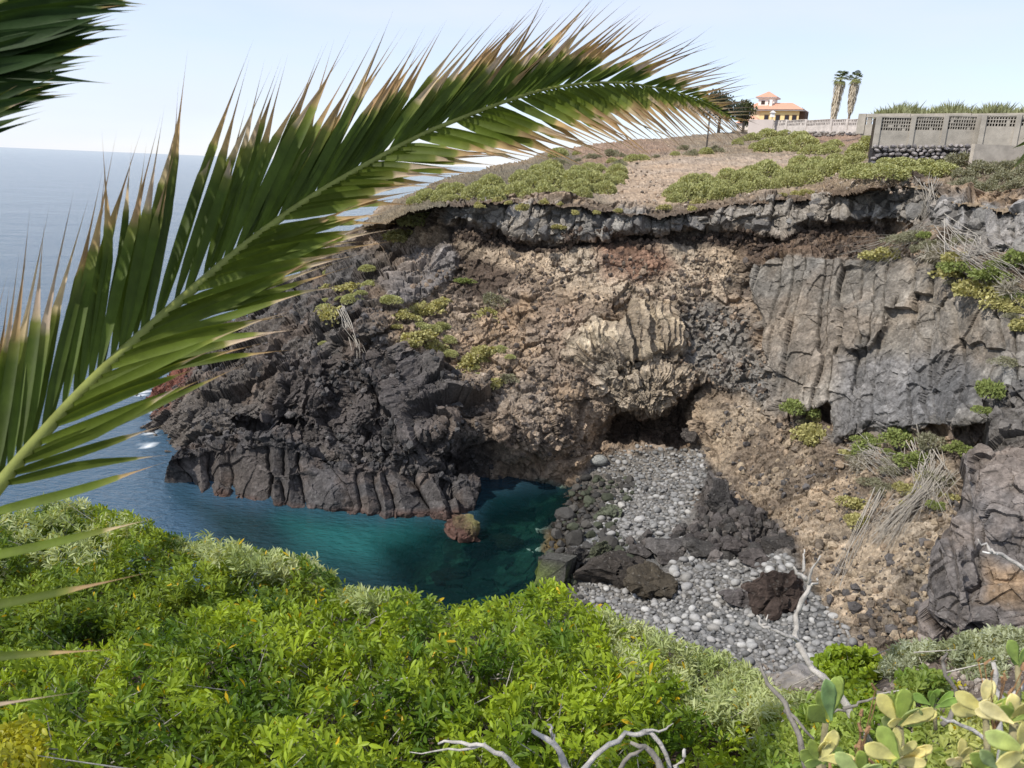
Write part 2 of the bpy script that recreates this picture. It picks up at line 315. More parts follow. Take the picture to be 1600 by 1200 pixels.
main_poly = [(225, 640), (228, 700), (262, 705), (300, 745), (262, 790), (240, 850), (240, 1000), (700, 1100), (1000, 1140), (1680, 1140), (1680, 285), (1560, 300), (1500, 300), (1440, 285), (1400, 280), (1340, 287), (1290, 298), (1180, 303), (1130, 312), (1080, 318), (1045, 326), (1000, 326), (960, 320), (900, 306), (800, 302), (700, 306), (640, 312), (600, 322), (560, 350), (520, 388), (470, 425), (430, 450), (385, 490), (340, 512), (310, 550), (280, 580), (245, 600)]
main_ctl = ctrl([
 (225, 640, 'z', -.3), (245, 600, 'z', .3), (262, 665, 'z', -.2), (300, 740, 'z', -1), (262, 800, 'z', -4), (250, 950, 'z', -5), (450, 860, 'z', -4), (450, 800, 'z', -2), (600, 830, 'z', -2.2), (600, 900, 'z', -3), (700, 850, 'z', -1.6), (740, 815, 'z', -1.2), (760, 780, 'z', -1.0), (840, 800, 'z', -.7),
 (760, 751, 'z', 0), (830, 752, 'z', 0), (900, 746, 'z', .15), (905, 775, 'z', .05), (878, 800, 'z', .02), (850, 830, 'z', .0), (835, 860, 'z', -.05), (830, 900, 'z', -.25), (760, 930, 'z', -1), (700, 1050, 'z', -.5),
 (950, 722, 'z', .8), (1080, 705, 'z', 1.9), (1000, 800, 'z', .9), (1100, 800, 'z', 1.8), (950, 880, 'z', .6), (900, 950, 'z', .3), (1000, 990, 'z', .9), (1150, 900, 'z', 1.8), (1240, 880, 'z', 2.6), (1100, 1050, 'z', 1.5), (1270, 1000, 'z', 2.5), (1200, 1100, 'z', 2.2), (1600, 1130, 'd', 22),
 (300, 690, 'z', .6), (400, 670, 'z', 1.4), (500, 700, 'z', 1.6), (600, 715, 'z', 2.0), (700, 730, 'z', 1.3), (745, 735, 'z', .5), (800, 738, 'z', .5), (800, 690, 'z', 3), (700, 660, 'z', 4.2), (860, 700, 'z', 2.3), (930, 690, 'd', 49),
 (290, 600, 'z', 2.0), (350, 512, 'z', .8), (385, 490, 'z', 2.6), (430, 455, 'z', 5), (520, 400, 'z', 9), (600, 345, 'z', 12.8), (640, 318, 'z', 14.6), (400, 600, 'z', 3.6), (450, 540, 'z', 5.6), (520, 620, 'z', 4.2), (600, 600, 'z', 5.2), (600, 500, 'z', 8.6), (650, 420, 'd', 60), (600, 400, 'd', 64),
 (720, 310, 'd', 59), (720, 370, 'd', 58), (700, 500, 'd', 52.5), (700, 600, 'd', 48), (800, 310, 'd', 57), (800, 400, 'd', 56), (800, 500, 'd', 51.5), (800, 600, 'd', 47.5), (900, 310, 'd', 55.5), (900, 380, 'd', 55), (900, 480, 'd', 51), (900, 580, 'd', 48.5), (880, 660, 'd', 47.5),
 (1000, 330, 'd', 54), (1000, 390, 'd', 54), (1000, 480, 'd', 50.5), (1000, 580, 'd', 48.3), (1000, 625, 'd', 47.8), (1100, 320, 'd', 53), (1100, 400, 'd', 52.5), (1100, 480, 'd', 51), (1100, 600, 'd', 49), (1100, 660, 'd', 47),
 (1180, 400, 'd', 51), (1180, 500, 'd', 49.5), (1200, 620, 'd', 45.5), (1150, 700, 'd', 44.5), (1180, 800, 'd', 38.5), (1200, 310, 'd', 51.5), (1260, 400, 'd', 48), (1280, 560, 'd', 43.5), (1290, 680, 'd', 41), (1400, 400, 'd', 43), (1400, 560, 'd', 40), (1400, 660, 'd', 37.5), (1500, 420, 'd', 38), (1500, 560, 'd', 35.5), (1500, 650, 'd', 33.5), (1590, 450, 'd', 34), (1590, 600, 'd', 32),
 (1300, 300, 'd', 49), (1400, 290, 'd', 45), (1500, 310, 'd', 40), (1600, 310, 'd', 36), (1300, 370, 'd', 48), (1500, 380, 'd', 39), (1600, 390, 'd', 35),
 (1300, 750, 'd', 37.5), (1400, 720, 'd', 35), (1300, 850, 'd', 33.5), (1400, 820, 'd', 31.5), (1320, 950, 'd', 28.5), (1450, 920, 'd', 27.5), (1600, 800, 'd', 30), (1600, 1000, 'd', 25.5), (1420, 1010, 'd', 26.3),
])
capL = [(700, 318), (760, 316), (850, 318), (950, 328), (1010, 335), (1050, 336), (1100, 330), (1150, 318), (1180, 310), (1290, 300), (1390, 285), (1440, 290), (1470, 320), (1440, 345), (1380, 350), (1300, 345), (1270, 350), (1220, 362), (1150, 352), (1050, 362), (960, 358), (920, 370), (870, 378), (830, 372), (780, 358), (720, 352), (690, 340)]
capR = [(1455, 330), (1480, 312), (1600, 325), (1680, 330), (1680, 400), (1600, 392), (1540, 400), (1500, 370), (1470, 355)]
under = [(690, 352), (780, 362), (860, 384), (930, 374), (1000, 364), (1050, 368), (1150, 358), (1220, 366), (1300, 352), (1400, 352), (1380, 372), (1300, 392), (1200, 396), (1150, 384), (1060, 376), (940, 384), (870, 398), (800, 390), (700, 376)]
massif = [(1176, 408), (1230, 398), (1330, 405), (1420, 395), (1500, 425), (1600, 455), (1700, 470), (1700, 640), (1600, 640), (1540, 665), (1440, 670), (1370, 665), (1325, 690), (1298, 690), (1295, 630), (1250, 645), (1212, 650), (1208, 590), (1190, 520), (1165, 470), (1168, 430)]
bump1 = [(1310, 470), (1345, 468), (1350, 540), (1325, 552), (1300, 545)]
bump2 = [(1345, 475), (1400, 460), (1390, 510), (1350, 545)]
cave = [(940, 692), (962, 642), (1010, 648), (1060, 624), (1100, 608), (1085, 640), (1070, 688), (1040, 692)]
cream = [(895, 520), (925, 495), (960, 500), (985, 474), (1020, 482), (1055, 486), (1068, 530), (1050, 565), (1030, 555), (1012, 580), (985, 565), (950, 575), (905, 560), (885, 545)]
hollow = [(985, 560), (1030, 552), (1045, 572), (1005, 582), (975, 600), (960, 590)]
cream2 = [(930, 575), (1000, 560), (1060, 575), (1095, 600), (1040, 632), (980, 636), (930, 610)]
clast = [(1060, 490), (1110, 470), (1160, 490), (1205, 560), (1212, 650), (1140, 620), (1100, 600), (1060, 560)]
outc = [(600, 420), (640, 395), (700, 385), (722, 400), (700, 445), (665, 470), (620, 478), (590, 450)]
lava = [(200, 560), (340, 480), (470, 415), (600, 395), (596, 440), (600, 500), (640, 540), (700, 600), (740, 640), (760, 700), (790, 770), (600, 900), (200, 900)]
tufft = [(640, 380), (900, 385), (1150, 380), (1160, 430), (1110, 470), (1050, 480), (960, 470), (880, 480), (820, 430), (700, 400)]
upper_dark = [(690, 380), (760, 400), (830, 440), (760, 470), (700, 450)]
tansl = [(1090, 620), (1200, 650), (1260, 670), (1330, 700), (1440, 700), (1500, 760), (1460, 900), (1440, 1020), (1320, 1010), (1290, 930), (1250, 860), (1180, 800), (1120, 760), (1085, 700)]
paleearth = [(1280, 880), (1360, 820), (1420, 850), (1400, 930), (1330, 970), (1290, 950)]
darkfoot = [(1060, 836), (1000, 850), (940, 862), (1050, 878), (1150, 866), (1240, 866), (1245, 850), (1180, 790), (1130, 760), (1100, 700), (1085, 720), (1090, 780)]
_old = [(1100, 700), (1130, 760), (1180, 790), (1245, 850), (1180, 862), (1100, 850), (1060, 830), (1090, 780), (1085, 720)]
beach = [(905, 740), (960, 705), (1100, 695), (1105, 740), (1080, 800), (1120, 850), (1240, 865), (1270, 920), (1330, 1000), (1330, 1140), (850, 1120), (830, 900), (880, 800)]
wetb = [(740, 790), (900, 745), (940, 750), (930, 800), (900, 850), (880, 900), (900, 960), (760, 960), (700, 860)]
shal = [(560, 840), (660, 800), (720, 830), (830, 850), (840, 930), (700, 920), (600, 890)]
seabed = [(225, 720), (300, 760), (450, 800), (720, 820), (760, 756), (880, 760), (850, 830), (830, 940), (700, 1100), (225, 1100)]
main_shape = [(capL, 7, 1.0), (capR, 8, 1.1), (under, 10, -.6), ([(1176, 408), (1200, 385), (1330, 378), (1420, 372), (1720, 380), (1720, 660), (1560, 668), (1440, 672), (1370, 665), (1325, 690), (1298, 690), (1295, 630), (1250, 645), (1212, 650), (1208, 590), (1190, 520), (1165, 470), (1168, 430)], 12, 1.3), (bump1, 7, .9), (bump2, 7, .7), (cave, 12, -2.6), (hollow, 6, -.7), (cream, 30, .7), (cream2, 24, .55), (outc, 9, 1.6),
 ([(640, 600), (700, 590), (720, 650), (690, 690), (640, 680)], 14, .8), ([(430, 580), (500, 570), (520, 640), (470, 665), (420, 650)], 12, 1.1), ([(540, 590), (600, 580), (620, 650), (560, 670)], 12, 1.0), ([(760, 640), (900, 600), (905, 680), (850, 735), (770, 700)], 14, 1.0),
 ([(520, 520), (600, 500), (590, 570), (530, 575)], 12, 1.0), ([(370, 655), (450, 655), (460, 675), (360, 680)], 8, -1.4), ([(940, 400), (1010, 390), (1030, 430), (980, 450)], 10, .7), ([(1220, 845), (1260, 860), (1235, 915), (1190, 905)], 9, .5), ([(1110, 570), (1190, 540), (1210, 600), (1200, 640), (1120, 610)], 14, .5)]
main_zones = [
 (None, 1, 0, TUFF, dict(lump=.6, huge=.45, big=.36, mid=.2, small=.12, tiny=.07, soil=.1)),
 (None, 1, 0, (.30, .215, .14), dict(tint=1, patch=3.0, thr=.1, op=.8)),
 (None, 1, 0, (.10, .078, .062), dict(tint=1, patch=1.7, thr=.12, op=.85)),
 (lava, 22, 40, LAVA, dict(lump=.6, huge=.85, big=.60, mid=.30, small=.13, tiny=.05)),
 (lava, 22, 40, (.12, .09, .07), dict(tint=1, patch=2.5, thr=.2, op=.6)),
 ([(225, 560), (320, 520), (310, 570), (270, 640), (235, 660)], 12, 20, RED, dict(big=.4, mid=.3, small=.15)),
 ([(420, 560), (640, 560), (720, 690), (740, 740), (420, 700)], 20, 30, (.075, .066, .062), dict(lump=.5, huge=.7, big=.5, col=.30, mid=.24, small=.12, tiny=.05)),
 (tufft, 16, 26, (.36, .285, .205), dict(lump=.4, big=.2, mid=.16, small=.11, tiny=.09, soil=.12)),
 ([(930, 365), (1010, 380), (1060, 420), (1000, 450), (940, 430)], 12, 20, (.22, .13, .085), dict(big=.15, mid=.15, small=.1, tiny=.09)),
 (upper_dark, 10, 20, BROWN, dict(big=.2, mid=.2, small=.12, tiny=.05)),
 (outc, 5, 14, (.17, .15, .135), dict(big=.5, col=.35, mid=.12, small=.05)),
 ([(850, 450), (900, 470), (905, 560), (870, 580), (830, 520)], 16, 30, (.24, .18, .13), dict(big=.3, mid=.2, small=.13, tiny=.07)),
 (clast, 12, 24, (.20, .18, .155), dict(big=.2, mid=.34, small=.22, tiny=.05)),
 (cream, 9, 34, (.40, .325, .23), dict(fan=.62, mid=.08, small=.05, big=.10, tiny=.03)),
 (cream, 7, 22, (.24, .19, .14), dict(tint=1, patch=1.2, thr=.12, op=.7)),
 (cream2, 12, 30, (.27, .225, .17), dict(fan=.25, mid=.30, small=.2, big=.2)),
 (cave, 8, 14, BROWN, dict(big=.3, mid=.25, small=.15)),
 (tansl, 16, 34, (.31, .245, .175), dict(lump=.3, huge=.1, big=.10, mid=.12, small=.11, tiny=.09, soil=.15)),
 (tansl, 16, 34, (.14, .108, .08), dict(tint=1, patch=1.8, thr=.1, op=.8)),
 (paleearth, 14, 24, (.40, .30, .20), dict(small=.05, tiny=.05, soil=.15)),
 (massif, 3, 10, MASS, dict(slab=.58, big=.14, mid=.07, small=.03, lump=.35, tiny=.02)),
 (massif, 3, 10, (.20, .165, .13), dict(tint=1, patch=2.4, thr=.1, op=.6)),
 ([(1310, 560), (1500, 540), (1540, 640), (1440, 672), (1330, 690), (1300, 680)], 16, 20, (.17, .162, .155), dict(slab=.24, big=.30, mid=.14, small=.05)),
 (capL, 3, 9, GREY, dict(slab=.42, big=.40, mid=.30, small=.06)),
 (capR, 3, 9, (.22, .21, .20), dict(slab=.5, big=.5, mid=.12, small=.04)),
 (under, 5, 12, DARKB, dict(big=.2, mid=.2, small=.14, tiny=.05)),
 ([(1150, 372), (1380, 362), (1400, 398), (1330, 405), (1230, 398), (1176, 404)], 6, 14, (.13, .092, .066), dict(big=.14, mid=.2, small=.14, tiny=.07)),
 (darkfoot, 9, 16, (.075, .066, .06), dict(big=.4, mid=.3, small=.15)),
 (beach, 8, 12, BEACH, dict(soil=.12, small=.10, mid=.05)),
 (wetb, 16, 20, (.03, .025, .02), dict(mid=.2, small=.12)),
 ([(850, 830), (900, 860), (890, 910), (840, 900), (810, 850)], 12, 20, (.11, .075, .03), dict(mid=.2, small=.12)),
 (seabed, 10, 10, (.02, .045, .04), dict(lump=.4, big=.3, mid=.15)),
 (seabed, 10, 10, (.12, .19, .15), dict(tint=1, patch=1.1, thr=.12, op=.8)),
]
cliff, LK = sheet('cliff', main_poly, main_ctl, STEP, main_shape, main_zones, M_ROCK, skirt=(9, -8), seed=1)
tag(cliff, 'dark lava headland and brown tuff cliff walls round the cove', None, None, 'structure')

# columnar lava block standing in the water in front of the headland
blk_poly = [(252, 765), (256, 735), (270, 706), (300, 690), (350, 680), (400, 676), (440, 662), (465, 672), (485, 700), (505, 716), (560, 722), (610, 712), (650, 706), (690, 712), (725, 738), (748, 745), (753, 765), (742, 785), (730, 850), (600, 848), (450, 836), (350, 812), (290, 800), (262, 790)]
blk_ctl = ctrl([(262, 756, 'z', 0), (330, 772, 'z', 0), (400, 785, 'z', 0), (460, 797, 'z', 0), (600, 808, 'z', 0), (700, 812, 'z', 0), (735, 800, 'z', 0), (275, 710, 'z', 2.1), (330, 700, 'd', 46.3), (400, 690, 'd', 45.6), (450, 680, 'd', 44.8), (450, 740, 'd', 43.2), (500, 725, 'd', 43.6), (600, 735, 'd', 43.2), (700, 730, 'd', 44), (745, 755, 'd', 44.3), (600, 770, 'd', 42.2), (350, 740, 'd', 44.6), (440, 664, 'd', 46), (300, 690, 'd', 47.5), (610, 714, 'd', 44.6), (300, 790, 'z', -1), (600, 826, 'z', -1), (700, 832, 'z', -1), (600, 848, 'z', -2), (700, 850, 'z', -2), (450, 836, 'z', -2)])
blk_top = [(240, 715), (300, 680), (440, 650), (490, 690), (620, 700), (760, 730), (755, 765), (700, 750), (640, 732), (560, 738), (510, 728), (470, 712), (400, 704), (330, 708), (260, 728)]
block, LKB = sheet('lava_ledge', blk_poly, blk_ctl, 1.0, [(blk_top, 6, .45), ([(380, 660), (470, 660), (490, 740), (440, 760), (380, 730)], 12, .7), ([(500, 735), (640, 740), (640, 810), (500, 810)], 14, .3)],
 [(None, 1, 0, (.078, .070, .066), dict(flute=.62, small=.05, tiny=.03, lump=.2, big=.18)),
  (blk_top, 9, 18, (.062, .058, .057), dict(big=.42, mid=.34, small=.16, tiny=.05, lump=.3)),
  (None, 1, 0, (.11, .085, .07), dict(tint=1, patch=1.6, thr=.22, op=.6)),
  ([(250, 768), (330, 766), (400, 779), (460, 790), (600, 799), (740, 795), (740, 840), (250, 800)], 5, 10, (.07, .046, .038), dict(flute=.22, mid=.14, small=.09, big=.2)),
 ], M_ROCK, skirt=(2.5, -2.2), jag=2, seed=2)
tag(block, 'black columnar lava ledge rising from the water in front of the headland', None, None, 'structure')

# brown buttress at the right
but_poly = [(1436, 1010), (1428, 960), (1420, 905), (1452, 860), (1470, 830), (1500, 790), (1512, 740), (1500, 700), (1540, 690), (1556, 650), (1530, 612), (1560, 600), (1600, 585), (1690, 570), (1690, 1110), (1560, 1090), (1460, 1060)]
but_ctl = ctrl([(1430, 1000, 'd', 25), (1425, 910, 'd', 26), (1500, 800, 'd', 27), (1510, 720, 'd', 28), (1560, 650, 'd', 29), (1600, 600, 'd', 29), (1560, 760, 'd', 26.5), (1560, 900, 'd', 24.2), (1480, 950, 'd', 24.4), (1560, 1000, 'd', 23.4), (1650, 800, 'd', 25), (1650, 1000, 'd', 22.5), (1500, 1080, 'd', 24), (1690, 600, 'd', 28)])
butt, LKC = sheet('rock_buttress', but_poly, but_ctl, STEP, [([(1420, 850), (1500, 860), (1540, 980), (1500, 1010), (1420, 960)], 14, .5), ([(1555, 650), (1620, 650), (1600, 830), (1550, 840), (1540, 720)], 14, .5)],
 [(None, 1, 0, (.195, .16, .135), dict(slab=.30, big=.50, huge=.5, mid=.16, small=.045, lump=.4)),
  (None, 1, 0, (.13, .12, .115), dict(tint=1, patch=2.2, thr=.0, op=.7)),
  ([(1540, 870), (1620, 880), (1600, 950), (1540, 940)], 10, 20, (.24, .17, .11), dict(big=.35, huge=.4, mid=.15, small=.05)),
  ([(1500, 690), (1560, 600), (1700, 570), (1700, 650), (1560, 700)], 8, 14, (.13, .115, .10), dict(big=.5, mid=.4, small=.1))], M_ROCK, skirt=(7, -4), seed=3)
tag(butt, 'brown jointed rock buttress at the right of the cove', None, None, 'structure')

# clifftop
top_poly = [(560, 352), (600, 318), (640, 300), (700, 278), (760, 262), (820, 246), (860, 234), (920, 226), (1000, 218), (1080, 212), (1150, 204), (1250, 202), (1360, 202), (1700, 214), (1700, 340), (1560, 335), (1500, 320), (1440, 300), (1400, 293), (1340, 300), (1290, 310), (1180, 318), (1130, 326), (1080, 334), (1045, 340), (1000, 340), (960, 334), (900, 322), (800, 318), (700, 320), (640, 330), (600, 350)]
top_ctl = ctrl([(560, 352, 'd', 66), (640, 320, 'd', 62), (720, 316, 'd', 58.5), (800, 316, 'd', 56), (900, 320, 'd', 54.5), (1000, 338, 'd', 52.8), (1100, 332, 'd', 51.8), (1200, 316, 'd', 50), (1300, 308, 'd', 47.5), (1400, 292, 'd', 43.8), (1500, 318, 'd', 38.8), (1600, 335, 'd', 34.8), (1690, 340, 'd', 32),
 (640, 302, 'd', 75), (760, 264, 'd', 105), (860, 235, 'd', 120), (1000, 219, 'd', 140), (1150, 206, 'd', 170), (1250, 204, 'd', 200), (1345, 204, 'd', 190), (760, 292, 'd', 66), (900, 285, 'd', 66), (1000, 300, 'd', 60), (1050, 270, 'd', 70), (1200, 280, 'd', 60), (1200, 240, 'd', 92), (1050, 240, 'd', 95), (1340, 230, 'd', 95), (1362, 252, 'd', 48), (1420, 252, 'd', 47.3), (1530, 252, 'd', 47), (1450, 275, 'd', 44.8), (1560, 290, 'd', 41), (1600, 250, 'd', 46), (1690, 270, 'd', 40), (1400, 215, 'd', 80), (1600, 215, 'd', 75)])
topo, LKT = sheet('clifftop_ground', top_poly, top_ctl, STEP, [([(1260, 208), (1310, 206), (1340, 222), (1250, 224)], 6, 1.0)],
 [(None, 1, 0, (.21, .165, .115), dict(soil=.14, tiny=.08, small=.10, lump=.3)),
  ([(640, 300), (760, 264), (900, 232), (900, 290), (760, 320), (560, 350)], 12, 20, (.13, .11, .075), dict(soil=.14, tiny=.08, small=.1, lump=.25)),
  ([(940, 305), (980, 262), (1060, 245), (1250, 243), (1300, 262), (1180, 280), (1080, 305), (1030, 325), (960, 320)], 8, 20, (.33, .25, .18), dict(soil=.08, tiny=.05, small=.05, lump=.2)),
  ([(870, 225), (1050, 214), (1060, 240), (960, 258), (900, 250)], 8, 20, (.24, .165, .115), dict(soil=.15, tiny=.1, small=.12, lump=.2)),
  ([(1210, 208), (1360, 206), (1350, 232), (1200, 228)], 5, 10, (.25, .17, .12), dict(soil=.12, lump=.2, small=.04)),
  ([(1390, 285), (1440, 290), (1500, 310), (1700, 330), (1700, 300), (1560, 285), (1400, 275)], 5, 10, (.17, .125, .085), dict(soil=.12, small=.12, mid=.1)),
  ([(700, 310), (900, 312), (1000, 330), (1180, 310), (1400, 285), (1400, 300), (1180, 330), (1000, 350), (700, 325)], 4, 8, (.12, .09, .065), dict(soil=.12, small=.14, mid=.12)),
 ], M_SOIL, skirt=(14, -1.5), seed=4)
tag(topo, 'dry tan soil and rubble on top of the cliff', None, None, 'structure')

# near slope under the shrubs
near_poly = [(-230, 890), (200, 900), (520, 960), (900, 975), (1080, 1010), (1170, 1050), (1260, 1046), (1400, 1040), (1600, 1010), (1850, 1000), (1850, 1620), (-230, 1620)]
near_ctl = ctrl([(-230, 880, 'd', 9), (200, 900, 'd', 8.6), (520, 960, 'd', 7.2), (900, 985, 'd', 6.6), (1170, 1050, 'd', 6.2), (1270, 1046, 'd', 6.0), (1400, 1040, 'd', 5.2), (1600, 1010, 'd', 4.6), (1850, 1000, 'd', 4), (1500, 1120, 'd', 3.4), (1700, 1200, 'd', 2.6), (1200, 1200, 'd', 3.7), (600, 1200, 'd', 4.0), (0, 1200, 'd', 4.4), (0, 1050, 'd', 5.6), (600, 1060, 'd', 5.4), (0, 1600, 'd', 2.6), (800, 1600, 'd', 2.4), (1600, 1600, 'd', 1.9)])
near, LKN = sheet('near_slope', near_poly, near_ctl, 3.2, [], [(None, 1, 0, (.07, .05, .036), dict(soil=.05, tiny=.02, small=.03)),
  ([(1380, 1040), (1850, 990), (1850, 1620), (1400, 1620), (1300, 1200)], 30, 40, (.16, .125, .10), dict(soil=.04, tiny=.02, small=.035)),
  ([(1170, 1040), (1300, 1030), (1330, 1090), (1180, 1090)], 12, 20, (.20, .17, .14), dict(soil=.04, tiny=.015, small=.05))], M_SOIL, skirt=(1.5, -14), seed=5)
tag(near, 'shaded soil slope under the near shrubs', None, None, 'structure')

# ------------------------------------------------------------------ the sea
def sea():
    xs = np.concatenate([[-60000, -8000, -1500, -400, -160], np.arange(-80, 41, .5), [120, 600, 60000]]); ys = np.concatenate([[-300, 0], np.arange(18, 110, .5), [140, 200, 400, 1200, 5000, 20000, 80000]])
    X, Y = np.meshgrid(xs, ys); V = np.stack([X, Y, np.zeros_like(X)], 2).reshape(-1, 3); H, W = X.shape
    i = np.arange(H*W).reshape(H, W); Q = np.stack([i[:-1, :-1], i[:-1, 1:], i[1:, 1:], i[1:, :-1]], 2).reshape(-1, 4)
    rel = V-CO; dep = rel@CF; dep[dep < .1] = .1; px = 800+FPX*(rel@CR)/dep; py = 600-FPX*(rel@CU)/dep
    q = V.astype(np.float32); w1 = fbm(q/6, 51, 4)*26; w2 = fbm(q/6+5, 53, 4)*26
    cove = soft(sd(px+w1, py+w2, [(285, 770), (330, 782), (450, 805), (600, 818), (730, 830), (740, 756), (900, 752), (960, 800), (900, 1000), (600, 1000), (480, 930), (330, 870)]), 28)
    teal = soft(sd(px+w1, py+w2, [(440, 820), (640, 812), (700, 830), (690, 870), (560, 885), (460, 862)]), 26)
    thin = soft(sd(px+w1, py+w2, [(590, 850), (690, 820), (735, 845), (760, 800), (850, 760), (960, 760), (960, 1000), (700, 980), (600, 900)]), 24)
    near_ = (np.abs(V[:, 0]) < 90) & (V[:, 1] < 112) & (V[:, 1] > 17)
    fo = np.zeros(len(V))
    for pl in ([(222, 618), (250, 622), (256, 640), (236, 650), (222, 636)], [(205, 600), (238, 596), (240, 612), (214, 618)], [(346, 508), (385, 506), (380, 514), (350, 517)], [(224, 700), (240, 655), (246, 662), (236, 702)]):
        fo = np.maximum(fo, soft(sd(px+w1*.3, py+w2*.2, pl), 3)*(fbm(q/.5, 61, 4)*3.2+.45))
    at3 = np.stack([cove*near_, teal*near_*.5+thin*near_*.5+(cove*near_)*0, np.clip(fo, 0, 1)*near_], 1)
    at3[:, 1] = np.clip(teal*near_, 0, 1)
    m, n, b = new_mat('sea_water'); l = n.links.new
    a = n.nodes.new('ShaderNodeVertexColor'); a.layer_name = 'Col'; sp = n.nodes.new('ShaderNodeSeparateColor'); l(a.outputs[0], sp.inputs[0])
    def mix(f, c1, c2):
        k = n.nodes.new('ShaderNodeMixRGB')
        for s_, v in ((0, f), (1, c1), (2, c2)):
            if isinstance(v, tuple): k.inputs[s_].default_value = (*v, 1)
            else: l(v, k.inputs[s_])
        return k.outputs[0]
    geo = n.nodes.new('ShaderNodeNewGeometry')
    c = mix(sp.outputs[0], (.036, .078, .120), (.004, .025, .029)); c = mix(sp.outputs[1], c, (.010, .085, .080)); c = mix(sp.outputs[2], c, (.75, .78, .78))
    l(c, b.inputs['Base Color']); b.inputs['IOR'].default_value = 1.33; b.inputs['Roughness'].default_value = .12; b.inputs['Specular IOR Level'].default_value = .5
    mpn = n.nodes.new('ShaderNodeMapping'); mpn.inputs['Scale'].default_value = (.55, 1.0, 1); mpn.inputs['Rotation'].default_value = (0, 0, .35); l(geo.outputs['Position'], mpn.inputs[0])
    h = None
    for sc_, am, dt in ((3.2, .20, 4), (.22, .5, 3), (.035, 1.6, 2)):
        z = n.nodes.new('ShaderNodeTexNoise'); z.inputs['Scale'].default_value = sc_; z.inputs['Detail'].default_value = dt; z.inputs['Roughness'].default_value = .6; l(mpn.outputs[0], z.inputs['Vector'])
        mu = n.nodes.new('ShaderNodeMath'); mu.operation = 'MULTIPLY'; mu.inputs[1].default_value = am; l(z.outputs['Fac'], mu.inputs[0])
        if h is None: h = mu.outputs[0]
        else:
            ad = n.nodes.new('ShaderNodeMath'); l(h, ad.inputs[0]); l(mu.outputs[0], ad.inputs[1]); h = ad.outputs[0]
    bp = n.nodes.new('ShaderNodeBump'); bp.inputs['Strength'].default_value = .9; bp.inputs['Distance'].default_value = 1.0; l(h, bp.inputs['Height']); l(bp.outputs[0], b.inputs['Normal'])
    # clear shallow water: part of the light passes to the bed
    tr = n.nodes.new('ShaderNodeBsdfTransparent'); tr.inputs[0].default_value = (.27, .48, .43, 1)
    at2 = n.nodes.new('ShaderNodeAttribute'); at2.attribute_name = 'thin'; ms = n.nodes.new('ShaderNodeMixShader'); mu = n.nodes.new('ShaderNodeMath'); mu.operation = 'MULTIPLY'; mu.inputs[1].default_value = .72
    l(at2.outputs['Fac'], mu.inputs[0]); l(mu.outputs[0], ms.inputs[0]); l(b.outputs[0], ms.inputs[1]); l(tr.outputs[0], ms.inputs[2]); l(ms.outputs[0], n.nodes['Material Output'].inputs[0])
    me = mesh_np('sea', V, [Q], m, at3, True); t = me.attributes.new('thin', 'FLOAT', 'POINT'); t.data.foreach_set('value', (thin*near_).astype(np.float32))
    tag(link('sea', me), 'blue open sea and dark teal water in the cove', None, None, 'structure')
    # deep sea floor far below, so that the clear parts never look through the world
sea()
print('sea', round(time.time()-T0, 1))

# ------------------------------------------------------------------ cobbles and boulders
import bmesh
def rock_mesh(name, sx, sy, sz, seed, sub, mat, col, rough=.15, cuts=0):
    bm = bmesh.new(); bmesh.ops.create_icosphere(bm, subdivisions=sub, radius=1.0)
    V = np.array([v.co[:] for v in bm.verts]); rg = np.random.default_rng(seed)
    for k in range(cuts):
        nn = rg.normal(size=3); nn /= np.linalg.norm(nn); dd = rg.uniform(.45, .8); s = V@nn; V = V-np.maximum(s-dd, 0)[:, None]*nn
    nz = fbm((V*1.3+seed*5).astype(np.float32), seed, 4); V = V*(1+rough*nz)[:, None]*np.array([sx, sy, sz])
    for v, c in zip(bm.verts, V): v.co = c
    me = bpy.data.meshes.new(name); bm.to_mesh(me); bm.free()
    cn_ = np.ones((len(V), 4), np.float32); cn_[:, :3] = np.array(col)*(1+.15*nz[:, None]); a = me.color_attributes.new('Col', 'FLOAT_COLOR', 'POINT'); a.data.foreach_set('color', cn_.ravel())
    me.materials.append(mat); me.polygons.foreach_set('use_smooth', [cuts == 0]*len(me.polygons)); return me
def poisson(poly, n, look, rfun, weight=None, maxn=5000):
    P = np.array(poly); x0, y0 = P.min(0); x1, y1 = P.max(0); X = RNG.uniform(x0, x1, n); Y = RNG.uniform(y0, y1, n); k = sd(X, Y, poly) < 0; X, Y = X[k], Y[k]
    W, N = look(X, Y); keep = []; grid = {}; cell = .75
    for i in range(len(X)):
        r = rfun(); gx, gy = int(W[i, 0]//cell), int(W[i, 1]//cell); ok = True
        for a in (-1, 0, 1):
            for b in (-1, 0, 1):
                for j, rj in grid.get((gx+a, gy+b), ()):
                    if (W[i, 0]-W[j, 0])**2+(W[i, 1]-W[j, 1])**2 < ((r+rj)*.76)**2: ok = False; break
                if not ok: break
            if not ok: break
        if ok:
            grid.setdefault((gx, gy), []).append((i, r)); keep.append((i, r))
            if len(keep) >= maxn: break
    return [(X[i], Y[i], W[i], N[i], r) for i, r in keep]
cob_area = [(925, 735), (960, 706), (1020, 700), (1095, 705), (1104, 745), (1082, 800), (1052, 830), (1110, 872), (1225, 868), (1240, 880), (1190, 915), (1185, 950), (1230, 960), (1270, 925), (1330, 985), (1345, 1075), (1150, 1080), (950, 1000), (905, 920), (935, 905), (1000, 915), (1060, 890), (1000, 850), (960, 850), (930, 820), (955, 780), (990, 760)]
wet_area = [(905, 745), (1000, 750), (960, 830), (1000, 870), (900, 905), (920, 950), (870, 945), (850, 880), (870, 820)]
cols = [(.28, .27, .255), (.22, .215, .205), (.33, .32, .30), (.16, .157, .15), (.29, .275, .25), (.24, .232, .22)]
